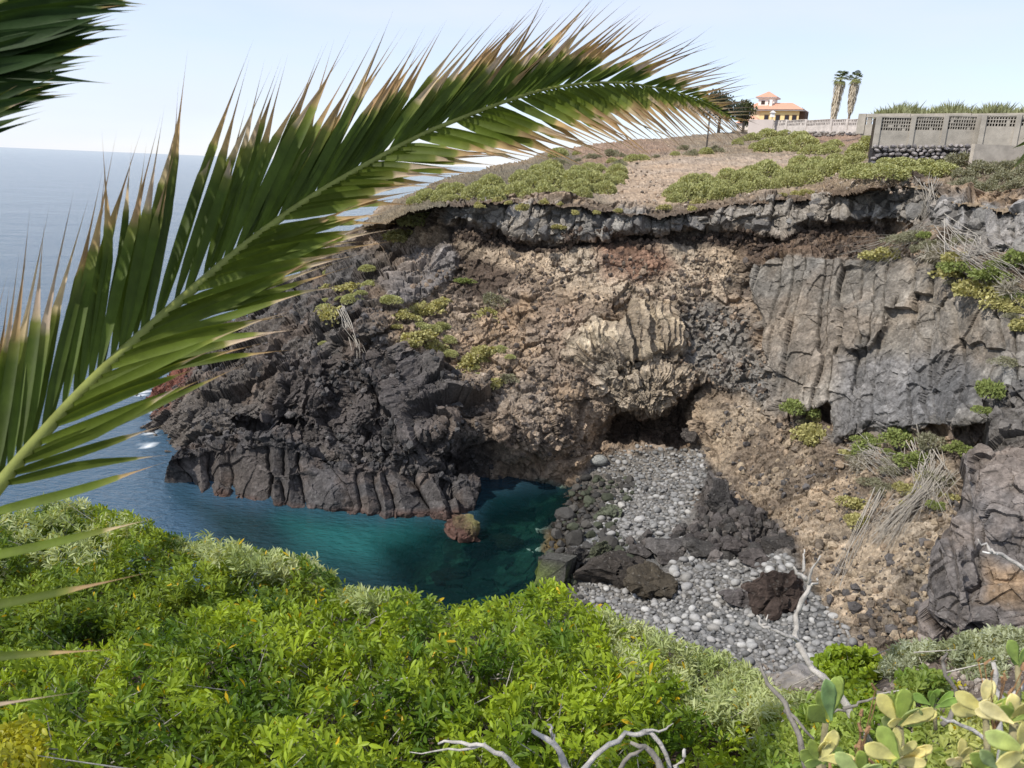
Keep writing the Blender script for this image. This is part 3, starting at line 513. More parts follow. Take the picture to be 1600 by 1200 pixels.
cob_src = [rock_mesh('cobble', 1.0, random.uniform(.68, .9), random.uniform(.5, .75), 100+i, 2, M_STONE, cols[i], .16) for i in range(6)]
wet_src = [rock_mesh('wet_stone', 1.0, .8, .65, 120+i, 2, M_STONE, [(.045, .042, .038), (.06, .055, .048), (.05, .055, .035)][i], .22, 5) for i in range(3)]
cl = poisson(cob_area, 80000, LK, lambda: float(np.clip(RNG.lognormal(-1.98, .42), .075, .36)))
wl = poisson(wet_area, 9000, LK, lambda: float(np.clip(RNG.lognormal(-1.3, .45), .13, .7)))
print('cobbles', len(cl), len(wl))
cache_ = {}
def place_stones(lst, src, nind, nm, label, cat, group, stuffname, stufflabel):
    lst = sorted(lst, key=lambda q: -q[4]/np.linalg.norm(q[2]-CO)); Vs = []; Fs = []; Cs = []; cnt = 0
    for i, (x, y, p, n_, r) in enumerate(lst):
        me = src[random.randrange(len(src))]; rz = random.uniform(0, 6.28); tx, ty = random.gauss(0, .22), random.gauss(0, .22); s_ = r
        M = Matrix.Translation((p[0], p[1], p[2]+r*.22)) @ Matrix.Rotation(rz, 4, 'Z') @ Matrix.Rotation(tx, 4, 'X') @ Matrix.Rotation(ty, 4, 'Y') @ Matrix.Scale(s_, 4)
        if i < nind:
            o = link(nm, me); o.matrix_world = M; tag(o, label, cat, group)
        else:
            if id(me) not in cache_: cache_[id(me)] = mesh_arrays(me)
            V, F_, C_ = cache_[id(me)]; A = np.array(M); Vs.append(V@A[:3, :3].T+A[:3, 3]); Fs.append(F_+cnt); Cs.append(C_*random.uniform(.7, 1.3)); cnt += len(V)
    if Vs:
        me = mesh_np(stuffname, np.concatenate(Vs), [np.concatenate(Fs)], src[0].materials[0], np.concatenate(Cs), True); tag(link(stuffname, me), stufflabel, cat+' bed', None, 'stuff')
def mesh_arrays(me):
    V = np.zeros(len(me.vertices)*3, np.float32); me.vertices.foreach_get('co', V); F_ = np.array([list(p.vertices) for p in me.polygons]); C_ = np.zeros(len(me.vertices)*4, np.float32); me.color_attributes['Col'].data.foreach_get('color', C_)
    return V.reshape(-1, 3), F_, C_.reshape(-1, 4)[:, :3]
place_stones(cl, cob_src, 300, 'cobble', 'smooth grey rounded cobble lying on the cove beach', 'cobble', 'grey cobbles on the beach', 'pebbles', 'smaller grey pebbles covering the cove beach')
place_stones(wl, wet_src, 120, 'wet_stone', 'dark wet angular stone along the waterline of the beach', 'stone', 'dark wet stones by the water', 'wet_rubble', 'small dark wet rubble along the waterline')

# boulders and outcrops on the beach, each at its own place: px, py (base), width px, height px
def boulder(name, x, y, wpx, hpx, label, col, seed, cuts=7, depth=.8, zb=None, look=LK, rough=.2, sub=4, fac=1.0, mat=None, cat='boulder', sink=.25, rz=None, green=None):
    p, n_ = look(x, y)
    if zb is not None: p = at(x, y, depth_at_z(x, y, zb))
    d = float((p-CO)@CF); s_ = d/FPX; W_, H_ = wpx*s_/2, hpx*s_/2
    me = rock_mesh(name, W_, W_*depth, H_*1.1, seed, sub+1, mat or M_ROCK, col, rough, cuts)
    if cuts:
        V = np.zeros(len(me.vertices)*3, np.float32); me.vertices.foreach_get('co', V); V = V.reshape(-1, 3); nn_ = V/np.linalg.norm(V, axis=1, keepdims=True); q_ = (V+seed*3.7).astype(np.float32)
        f1, r1, e1 = facet(q_/(W_*.7), 61); f2, r2, e2 = facet(q_/(W_*.28), 62); V = V+nn_*fac*(f1*.22+f2*.10)[:, None]*min(W_, H_*1.5); me.vertices.foreach_set('co', V.astype(np.float32).ravel())
        a_ = me.color_attributes['Col']; C_ = np.zeros(len(V)*4, np.float32); a_.data.foreach_get('color', C_); C_ = C_.reshape(-1, 4); C_[:, :3] *= (1+.5*(r1-.5)+.4*(r2-.5))[:, None]; a_.data.foreach_set('color', C_.ravel()); me.update()
    if green:
        V = np.zeros(len(me.vertices)*3, np.float32); me.vertices.foreach_get('co', V); V = V.reshape(-1, 3); a = me.color_attributes['Col']; C_ = np.zeros(len(V)*4, np.float32); a.data.foreach_get('color', C_); C_ = C_.reshape(-1, 4)
        m = np.clip(green(V/np.array([W_, W_*depth, H_]))+.5*fbm((V*3).astype(np.float32), seed, 3), 0, 1)[:, None]; C_[:, :3] = C_[:, :3]*(1-m)+np.array((.15, .145, .055))*m; a.data.foreach_set('color', C_.ravel())
    o = link(name, me); o.location = (p[0], p[1], p[2]+H_*(1-sink*2)); o.rotation_euler = (0, 0, random.uniform(-.4, .4) if rz is None else rz); return tag(o, label, cat)
boulder('boulder', 722, 846, 66, 52, 'red brown boulder with green mossy top standing in the water', (.10, .055, .042), 1, 7, .8, zb=-.3, fac=.6, green=lambda v: v[:, 2]*1.0-.55+v[:, 0]*.7, sink=.2)
boulder('boulder', 1248, 1072, 104, 40, 'flat pale grey rock at the foot of the dead branch', (.30, .27, .24), 31, look=LKN, mat=M_STONE, fac=.5)
def box_rock():
    p, _ = LK(868, 905); d = float((p-CO)@CF); s_ = d/FPX; m = bmesh.new(); bmesh.ops.create_cube(m, size=2); bmesh.ops.bevel(m, geom=list(m.edges), offset=.12, segments=1); bmesh.ops.subdivide_edges(m, edges=list(m.edges), cuts=7, use_grid_fill=True)
    for v in m.verts:
        c = v.co; q = fbm(np.array([c[:]], np.float32)*1.6, 9, 4)[0]; v.co = Vector((c.x*24*s_*(1+.1*q), c.y*22*s_*(1-.2*c.z), c.z*24*s_*(1+.12*q)+c.x*6*s_-c.y*5*s_)); fz = facet(np.array([v.co[:]], np.float32)/.35+5, 63)[0][0]; v.co += v.normal*fz*.09
    me = bpy.data.meshes.new('boulder'); m.to_mesh(me); m.free(); me.materials.append(M_ROCK); C_ = []
    for v in me.vertices:
        g = 1 if (v.normal.y < -.3 and v.co.z < 10*s_) else 0; g *= .3+.7*(math.sin(v.co.x*5)*.5+.5); C_.append((.075*(1-g)+.16*g, .072*(1-g)+.21*g, .062*(1-g)+.035*g, 1))
    a = me.color_attributes.new('Col', 'FLOAT_COLOR', 'POINT'); a.data.foreach_set('color', np.array(C_, np.float32).ravel())
    o = link('boulder', me); o.location = (p[0], p[1], p[2]+.45); o.rotation_euler = (.12, .1, -.5); tag(o, 'square grey boulder with bright green algae on its side at the waterline', 'boulder')
box_rock()
for x, y, w_, h_, lb, c_, sd_ in [
 (900, 892, 40, 50, 'small dark block wedged beside the square algae boulder', (.06, .055, .05), 12), (965, 905, 120, 62, 'low black lava outcrop in the middle of the beach', (.045, .038, .032), 13), (1020, 925, 90, 50, 'black lava outcrop with brown moss below the middle of the beach', (.055, .045, .032), 14),
 (1215, 950, 90, 84, 'big dark brown lava boulder at the foot of the tan slope', (.055, .040, .033), 15), (1215, 848, 90, 22, 'flat dark lava slab lying at the top edge of the lower beach', (.045, .04, .036), 16), (1125, 800, 60, 60, 'dark lava outcrop at the right edge of the upper beach', (.06, .055, .052), 17),
 (1050, 858, 80, 22, 'dark grey rock shelf between the two cobble fields', (.09, .082, .076), 18), (935, 725, 30, 16, 'pale grey oval boulder at the upper left of the beach', (.27, .27, .25), 19), (938, 868, 44, 30, 'mossy dark boulder on the wet stones above the square boulder', (.075, .08, .05), 20),
 (950, 808, 40, 24, 'mossy grey boulder at the left edge of the light cobbles', (.11, .12, .08), 21), (1180, 880, 60, 22, 'dark rock half buried in the cobbles under the flat slab', (.07, .06, .055), 22), (1160, 940, 80, 26, 'low dark rock rising among cobbles left of the big lava boulder', (.08, .07, .066), 23),
 (700, 905, 60, 20, 'dark rock barely breaking the shallow water', (.05, .04, .035), 24), (800, 850, 60, 16, 'brown rock awash between the red boulder and the beach', (.07, .045, .03), 25), (1000, 868, 60, 22, 'dark broken rock beside the middle lava outcrop', (.06, .053, .048), 27), (1040, 872, 56, 20, 'dark rock in the band crossing the beach', (.075, .066, .06), 28), (1095, 866, 70, 26, 'low dark rock near the right of the band crossing the beach', (.06, .055, .05), 29), (1150, 862, 60, 30, 'dark rock where the band meets the tan slope', (.07, .06, .055), 30), (1088, 690, 34, 30, 'dark boulder beside the mouth of the cave', (.07, .06, .052), 26)]:
    boulder('boulder', x, y, w_, h_, lb, c_, sd_, cuts=0 if sd_ in (19,) else 9, rough=.28 if sd_ != 19 else .1)

def rubble(name, label, poly, n, look, r0, r1, cols_, seed, mat=None):
    rg = np.random.default_rng(seed); P = np.array(poly); x0, y0 = P.min(0); x1, y1 = P.max(0); X = rg.uniform(x0, x1, n*4); Y = rg.uniform(y0, y1, n*4); wv = fbm(np.stack([X/50, Y/50, X*0], 1).astype(np.float32), seed, 3)*30; k = (sd(X+wv, Y+wv, poly) < 0) & (fbm(np.stack([X/34, Y/26, X*0], 1).astype(np.float32), seed+3, 3)+rg.normal(0, .15, len(X)) > 0)
    if name == 'wall_rubble': k &= (sd(X, Y, cream) > 6) & (sd(X, Y, cream2) > 0)
    X, Y = X[k][:n], Y[k][:n]; n = len(X)
    W_, N_ = look(X, Y); T = rock_mesh('t', 1, 1, 1, seed, 1, M_ROCK, (1, 1, 1), .3, 3); V0, F0, _ = mesh_arrays(T); bpy.data.meshes.remove(T); dd = np.linalg.norm(W_-CO, axis=1); r = r0*(r1/r0)**(rg.random(n)**3.0)
    sc = rg.uniform(.5, 1.1, (n, 3))*r[:, None]; a = rg.uniform(0, 6.28, n); b = rg.uniform(0, 6.28, n); V = V0[None]*sc[:, None]; ca, sa = np.cos(a)[:, None], np.sin(a)[:, None]; x, y = V[..., 0]*ca-V[..., 1]*sa, V[..., 0]*sa+V[..., 1]*ca; z = V[..., 2]; cb, sb = np.cos(b)[:, None], np.sin(b)[:, None]; y, z = y*cb-z*sb, y*sb+z*cb
    V = np.stack([x, y, z], 2)+(W_+N_*(r*.25)[:, None])[:, None]; c = np.array(cols_)[rg.integers(0, len(cols_), n)]*rg.uniform(.65, 1.35, (n, 1))
    F_ = (F0[None]+(np.arange(n)*len(V0))[:, None, None]).reshape(-1, F0.shape[1]); tag(link(name, mesh_np(name, V.reshape(-1, 3), [F_], mat or M_ROCK, np.repeat(c, len(V0), 0))), label, 'rubble', None, 'stuff')
rubble('slope_rubble', 'loose angular fragments strewn over the tan slope', tansl, 2600, LK, .04, .30, [(.26, .195, .135), (.16, .13, .10), (.33, .26, .18), (.11, .10, .095)], 71)
rubble('wall_rubble', 'rough tuff fragments studding the brown cove wall', [(640, 400), (900, 400), (1160, 400), (1170, 480), (1200, 620), (1080, 600), (900, 600), (900, 700), (820, 730), (740, 640), (640, 540)], 3200, LK, .05, .30, [(.22, .165, .12), (.12, .095, .075), (.28, .21, .15), (.09, .075, .065)], 72)
rubble('lava_rubble', 'black lava clinker scattered over the headland', lava, 2600, LK, .07, .42, [(.08, .075, .072), (.11, .10, .095), (.055, .052, .05)], 73)
rubble('clifftop_rubble', 'small stones scattered over the bare clifftop soil', [(640, 310), (760, 280), (900, 235), (1050, 220), (1250, 215), (1350, 230), (1360, 262), (1500, 290), (1400, 290), (1180, 310), (1050, 330), (900, 312)], 2600, LKT, .04, .20, [(.34, .25, .18), (.22, .17, .13), (.46, .38, .3), (.14, .12, .10)], 74)
rubble('foot_rubble', 'dark broken rock along the foot of the tan slope', darkfoot, 1500, LK, .08, .5, [(.08, .07, .065), (.12, .105, .095), (.06, .055, .05)], 75)
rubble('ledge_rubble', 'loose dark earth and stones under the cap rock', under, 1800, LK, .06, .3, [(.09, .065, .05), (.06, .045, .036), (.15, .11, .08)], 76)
rubble('near_gravel', 'brown grey gravel on the near slope at the right', [(1180, 1050), (1280, 1050), (1400, 1040), (1640, 1010), (1640, 1240), (1180, 1240)], 5200, LKN, .006, .035, [(.24, .20, .165), (.33, .29, .25), (.14, .115, .10)], 77, M_SOIL)

# angular blocks broken out of the cap rock, parts of the cliff
blk_src = [rock_mesh('rock_block', 1, random.uniform(.7, 1), random.uniform(.6, .9), 200+i, 3, M_ROCK, [(.20, .19, .175), (.17, .16, .15), (.235, .22, .20), (.14, .13, .12)][i % 4], .05, 12) for i in range(10)]
def scatter_blocks(poly, n, s0, s1, mind, asp=1.0):
    P = np.array(poly); x0, y0 = P.min(0); x1, y1 = P.max(0); pts = []; t = 0
    while len(pts) < n and t < n*60:
        t += 1; x, y = random.uniform(x0, x1), random.uniform(y0, y1)
        if sd(np.array([x]), np.array([y]), poly)[0] > -3 or any((x-a)**2+(y-b)**2 < mind**2 for a, b in pts): continue
        pts.append((x, y)); p, n_ = LK(x, y); s_ = random.uniform(s0, s1); o = link('rock_block', random.choice(blk_src), cliff)
        o.matrix_world = Matrix.Translation(Vector((p-n_*s_*.62).tolist())) @ Matrix.Rotation(random.uniform(0, 6.28), 4, 'Z') @ Matrix.Rotation(random.gauss(0, .3), 4, 'X') @ Matrix.Diagonal((s_, s_, s_*asp, 1))
scatter_blocks(capL, 46, .5, 1.1, 22); scatter_blocks(capR, 16, .5, 1.0, 18)
print('rocks', round(time.time()-T0, 1))

# ------------------------------------------------------------------ vegetation
def quads(P, A, B, col):
    """leaf-shaped four-point faces: P centre base, A length vector, B half-width vector"""
    n = len(P); V = np.stack([P, P+A*.45+B, P+A, P+A*.45-B], 1).reshape(-1, 3); F_ = np.arange(4*n).reshape(n, 4); C_ = np.repeat(col, 4, 0); return V, F_, C_
def rnd_unit(n, rg):
    v = rg.normal(size=(n, 3)); return v/np.linalg.norm(v, axis=1, keepdims=True)
def mound_mesh(name, seed, n, leaf, colA, colB, flat=.62, lumps=7, inner=.5, spiky=.5, wide=.32):
    rg = np.random.default_rng(seed); u = rnd_unit(n, rg); u[:, 2] = np.abs(u[:, 2])-.12
    c = rnd_unit(lumps, rg); c[:, 2] = np.abs(c[:, 2]); bump = np.max(np.clip(u@c.T, 0, 1)**6, 1)
    r = ((.72+.34*bump) if inner < .75 else (.35+.85*bump))*(1-inner*rg.random(n)**3*.6); P = u*r[:, None]*np.array([1, 1, flat/.62*.75])
    t = rnd_unit(n, rg); A = (u*spiky+t*(1-spiky)); A /= np.linalg.norm(A, axis=1, keepdims=True); B = np.cross(A, rnd_unit(n, rg)); B /= np.linalg.norm(B, axis=1, keepdims=True)+1e-6
    s = leaf*rg.uniform(.6, 1.3, n); k = rg.random((n, 1))*.7+bump[:, None]*.3; col = np.array(colA)*(1-k)+np.array(colB)*k
    V, F_, C_ = quads(P, A*s[:, None], B*(s*wide)[:, None], col); return mesh_np(name, V, [F_], M_FAR, C_)
MOUND = [mound_mesh('foliage', 300+i, 2200, .13, (.28, .30, .12), (.46, .455, .22), lumps=14) for i in range(4)]
YELL = [mound_mesh('foliage', 310+i, 1300, .14, (.28, .27, .10), (.50, .46, .21), lumps=6, inner=1.6, spiky=.4, wide=.45) for i in range(3)]
GREYM = [mound_mesh('foliage', 320+i, 1600, .13, (.19, .19, .12), (.30, .29, .20), lumps=9, inner=.8, wide=.18) for i in range(3)]
GREENM = [mound_mesh('foliage', 330+i, 1700, .13, (.15, .19, .06), (.27, .31, .10), lumps=8, inner=.8) for i in range(2)]
DRYM = [mound_mesh('foliage', 340+i, 900, .5, (.30, .27, .22), (.42, .39, .33), lumps=6, inner=1., spiky=.25, wide=.05) for i in range(2)]
STEMS = []
for i in range(3):
    mb = MB()
    for k in range(9):
        a = random.uniform(0, 6.28); r_ = random.uniform(.2, .75); mb.tube([(0, 0, -.15), (r_*.4*math.cos(a), r_*.4*math.sin(a), .2), (r_*math.cos(a+.2), r_*math.sin(a+.2), .45)], [.03, .02, .01], 4, (.16, .13, .10))
    STEMS.append(mb.mesh('stem', M_WOOD))
def shrub(name, x, y, wpx, src, label, group, look, hs=1.0, cat='shrub'):
    p, n_ = look(x, y); d = float((p-CO)@CF); r_ = wpx*d/FPX/2*(1.5 if src is YELL else 1.22); hs = hs*1.25
    o = empty(name, Vector(p.tolist()), label, cat, group, random.uniform(0, 6.28)); f_ = link('foliage', random.choice(src), o); f_['kind'] = 'stuff'; f_.scale = (r_, r_, r_*hs); link('stem', random.choice(STEMS), o).scale = (r_, r_, r_*hs); return o
def many(poly, n, w0, w1, src, name, label, group, look, hs=1., mind=.55):
    P = np.array(poly); x0, y0 = P.min(0); x1, y1 = P.max(0); pts = []; t = 0
    while len(pts) < n and t < n*50:
        t += 1; x, y = random.uniform(x0, x1), random.uniform(y0, y1); w_ = random.uniform(w0, w1)
        if sd(np.array([x]), np.array([y]), poly)[0] > 0 or any(((x-a)/1.)**2+((y-b)*2)**2 < (mind*(w_+c)/2)**2 for a, b, c in pts): continue
        pts.append((x, y, w_)); shrub(name, x, y, w_, src, label, group, look, hs)
pg = 'rounded shrubs on the clifftop'
many([(720, 300), (850, 268), (960, 266), (980, 280), (940, 305), (900, 312), (760, 312)], 34, 20, 42, MOUND, 'spurge_mound', 'pale green spurge mound in the clifftop clump left of the bare soil', pg, LKT, 1.15)
many([(600, 330), (720, 290), (720, 312), (640, 322)], 10, 18, 34, MOUND, 'spurge_mound', 'pale green spurge mound at the seaward end of the clifftop', pg, LKT, 1.05)
many([(1045, 305), (1090, 285), (1190, 275), (1250, 262), (1340, 255), (1340, 275), (1250, 290), (1180, 300), (1080, 318), (1045, 318)], 36, 22, 46, MOUND, 'spurge_mound', 'pale green spurge mound in the cliff edge band right of the bare soil', pg, LKT, 1.15)
many([(1170, 212), (1220, 214), (1290, 226), (1350, 236), (1345, 245), (1230, 240), (1170, 232)], 16, 18, 50, MOUND, 'spurge_mound', 'yellow green mound below the far boundary wall', pg, LKT, .95)
many([(860, 240), (1000, 245), (1160, 220), (1160, 235), (1060, 250), (960, 262), (860, 262)], 22, 12, 30, MOUND+GREYM, 'low_shrub', 'small grey green shrub on the stony rise behind the bare soil', pg, LKT, .95)
many([(1345, 262), (1400, 262), (1480, 262), (1500, 275), (1440, 282), (1345, 285)], 13, 34, 62, MOUND, 'spurge_mound', 'large yellow green mound growing under the dry stone wall', pg, LKT, .72)
many([(1500, 262), (1600, 262), (1640, 300), (1560, 305), (1490, 290)], 11, 40, 66, GREYM, 'grey_shrub', 'large grey green bush on the bank at the right end of the clifftop', pg, LKT, .8)
shrub('spurge_mound', 1368, 232, 46, MOUND, 'tall rounded green mound at the near corner of the two boundary walls', pg, LKT, 1.1)
many([(700, 308), (900, 314), (1000, 330), (1180, 310), (1290, 300), (1290, 308), (1180, 322), (1000, 340), (700, 322)], 22, 8, 20, YELL, 'yellow_succulent', 'small yellow green succulent on the lip of the cliff', 'succulents on the cliff lip', LKT, 1.05)
cg = 'shrubs clinging to the cliff'
for x, y, w_, src, lb, hs in [
 (660, 352, 62, MOUND, 'wide green spurge bush at the seaward end of the cap rock', .7), (630, 375, 50, YELL, 'yellowish bush just below the wide green spurge bush', .6), (556, 480, 30, MOUND, 'single round pale green mound on the black lava slope', .8), (520, 505, 44, YELL, 'straggling yellow green plant left below the round mound', 1.), (580, 445, 30, MOUND, 'small green mound above the round one on the lava', .7), (575, 420, 24, MOUND, 'topmost small mound on the lava shoulder', .7), (545, 440, 40, YELL, 'yellow green patch on the lava shoulder', .6),
 (725, 441, 36, GREENM, 'bright green low bush beside the jointed grey outcrop', .45), (768, 470, 52, GREYM, 'grey dry shrub on the brown wall above the white flowered one', .7), (765, 492, 34, YELL, 'pale yellow white shrub below the grey dry one', .9), (630, 492, 34, YELL, 'left end of the yellow succulent patch under the outcrop', .7), (660, 484, 46, YELL, 'middle of the yellow succulent patch under the outcrop', .8), (685, 478, 34, YELL, 'right end of the yellow succulent patch under the outcrop', .8),
 (650, 530, 44, YELL, 'yellow plant at the top of the strip running down the brown wall', .7), (680, 548, 40, YELL, 'yellow plant at the bottom of the strip on the brown wall', .9), (640, 545, 30, YELL, 'pale yellow plant at the left of the strip on the brown wall', .7), (690, 510, 24, MOUND, 'small round grey green mound between the two yellow patches', .8), (735, 565, 48, YELL, 'broad yellow plant at the centre of the brown wall', .7), (760, 560, 34, YELL, 'yellow plant touching the broad one at centre', .8), (782, 552, 22, MOUND, 'small green mound at the right of the broad yellow plant', .8), (788, 590, 42, GREYM, 'grey green tuft below the broad yellow plant', .6), (770, 600, 30, YELL, 'faint yellow tuft under the grey green tuft', .6),
 (1248, 640, 48, GREENM, 'green bush at the foot of the grey massif', .9), (1240, 630, 30, GREENM, 'smaller green sprig above the bush at the foot of the massif', 1.), (1272, 690, 48, YELL, 'pale yellow succulent clump hanging below the green bush', 1.1), (1360, 690, 46, GREENM, 'green bush under the bottom edge of the massif', .6), (1330, 712, 30, YELL, 'yellow green tuft left of the grey rock on the slope', .6), (1410, 690, 60, GREENM, 'dense green shrub on the slope beside the brown buttress', .8), (1455, 700, 60, GREYM, 'grey green shrub tucked against the buttress', .9), (1430, 725, 54, GREENM, 'green shrub below the dense one beside the buttress', .9), (1460, 750, 60, GREYM, 'pale grey green bush above the dead twigs', .9), (1500, 700, 44, GREENM, 'green sprig on the shoulder of the buttress', .7),
 (1340, 790, 40, YELL, 'sparse yellow plant high on the pale earth slope', .8), (1345, 820, 34, YELL, 'sparse yellow plant lower on the pale earth slope', .8), (1380, 760, 44, GREYM, 'dry grey tuft on the pale earth slope', .6), (1345, 725, 44, DRYM, 'dead grey plant draped over a rock on the slope', .8),
 (1550, 620, 44, GREENM, 'upright green shrub on top of the brown buttress', 1.3), (1540, 648, 28, GREENM, 'small green shrub at the left edge of the buttress top', .8), (1578, 570, 44, GREYM, 'grey green tuft at the right edge of the massif', .6),
 (1400, 400, 50, YELL, 'yellow plants draped over the left end of the massif top', .7), (1440, 385, 50, GREYM, 'dry shrub hanging under the cap rock gap', .8), (1375, 405, 44, YELL, 'yellow dead leaves hanging above the smooth massif', .7), (1500, 430, 60, YELL, 'yellow green mat on the sloping top of the massif', .7), (1530, 410, 60, GREENM, 'green shrub in the mat above the massif', .7), (1560, 440, 60, GREENM, 'green shrub nearest the right edge above the massif', .8), (1590, 415, 60, GREENM, 'bushy green plant under the right cap rock', .9), (1535, 460, 60, YELL, 'yellow plants spilling down the right of the massif', .8), (1570, 480, 50, YELL, 'pale plants hanging at the right end of the massif', .9), (1480, 410, 50, DRYM, 'grey dead stems tangled above the massif', .8), (1580, 455, 50, DRYM, 'dead stems at the right edge above the massif', .8), (1590, 510, 44, YELL, 'yellowing tuft right of the smooth massif', .8),
 (870, 355, 24, YELL, 'tiny plant growing in a crack of the cap rock', .5)]:
    shrub('cliff_shrub', x, y, w_, src, lb, cg, LKC if (x >= 1530 and 600 < y < 660) else LK, hs)
many([(1330, 705), (1440, 690), (1500, 720), (1470, 800), (1400, 800), (1350, 760)], 16, 18, 44, GREENM+GREYM+YELL, 'slope_shrub', 'straggly small shrub among the dead stalks left of the buttress', cg, LK, .8, .45)
many([(600, 470), (690, 470), (720, 560), (800, 560), (800, 600), (720, 590), (640, 560)], 14, 14, 34, YELL+MOUND, 'cliff_succulent', 'small yellow green clump in the planted band of the brown wall', cg, LK, .7, .45)
many([(470, 440), (570, 400), (590, 450), (540, 540), (500, 540)], 9, 12, 26, YELL+MOUND, 'cliff_succulent', 'small pale green clump dotting the black lava shoulder', cg, LK, .7, .6)
many([(1400, 385), (1480, 370), (1600, 410), (1600, 520), (1540, 480), (1470, 430)], 16, 22, 52, YELL+GREENM+GREYM, 'hanging_shrub', 'yellow green plant hanging over the top right of the grey rock wall', cg, LK, .8, .45)
many([(1240, 620), (1290, 640), (1310, 700), (1260, 700)], 5, 14, 28, GREYM+YELL, 'cliff_succulent', 'small dry clump at the foot of the grey rock wall', cg, LK, .8, .5)
# dead twigs hanging on cliff
def tangle(x0, y0, x1, y1, n, spread, label, look=LK, wid=.016):
    p0, _ = look(x0, y0); mb = MB(); L0 = None
    for k in range(int(n*1.6)):
        a = (x0+random.gauss(0, spread), y0+random.gauss(0, spread*.6)); b = (x1+random.gauss(0, spread*1.3), y1+random.gauss(0, spread)); pts = []
        for t in (0, .3, .6, 1):
            x = a[0]+(b[0]-a[0])*t+random.gauss(0, spread*.38); y = a[1]+(b[1]-a[1])*t+random.gauss(0, spread*.38); q, nn = look(x, y); pts.append(Vector((q-p0+nn*random.uniform(.1, .5)).tolist()))
        g = random.uniform(.8, 1.2); mb.tube(pts, [wid*g, wid*.85*g, wid*.6*g, wid*.3], 4, (.33*g, .30*g, .255*g))
    o = mb.build('dead_brush', M_WOOD, None, False, Vector(p0.tolist())); tag(o, label, 'dead brush')
tangle(1465, 360, 1345, 415, 34, 14, 'grey dead stems falling through the gap in the cap rock')
tangle(1500, 375, 1580, 440, 40, 20, 'pale dead stems spread below the right cap rock')
tangle(1470, 740, 1375, 850, 44, 11, 'bundle of pale dead twigs sliding down the slope beside the buttress', wid=.016)
tangle(1380, 770, 1310, 920, 6, 8, 'few long dead stalks lying on the pale earth', wid=.02)
tangle(1345, 700, 1400, 740, 26, 12, 'dead roots over the grey rock on the slope')
tangle(1440, 690, 1460, 790, 22, 16, 'dead stalks among the shrubs left of the buttress', wid=.02)
tangle(545, 495, 560, 560, 5, 5, 'hanging root below the round green mound', wid=.03)
tangle(1460, 300, 1440, 350, 20, 10, 'dry stalks at the top of the gap in the cap rock')
print('shrubs', round(time.time()-T0, 1))

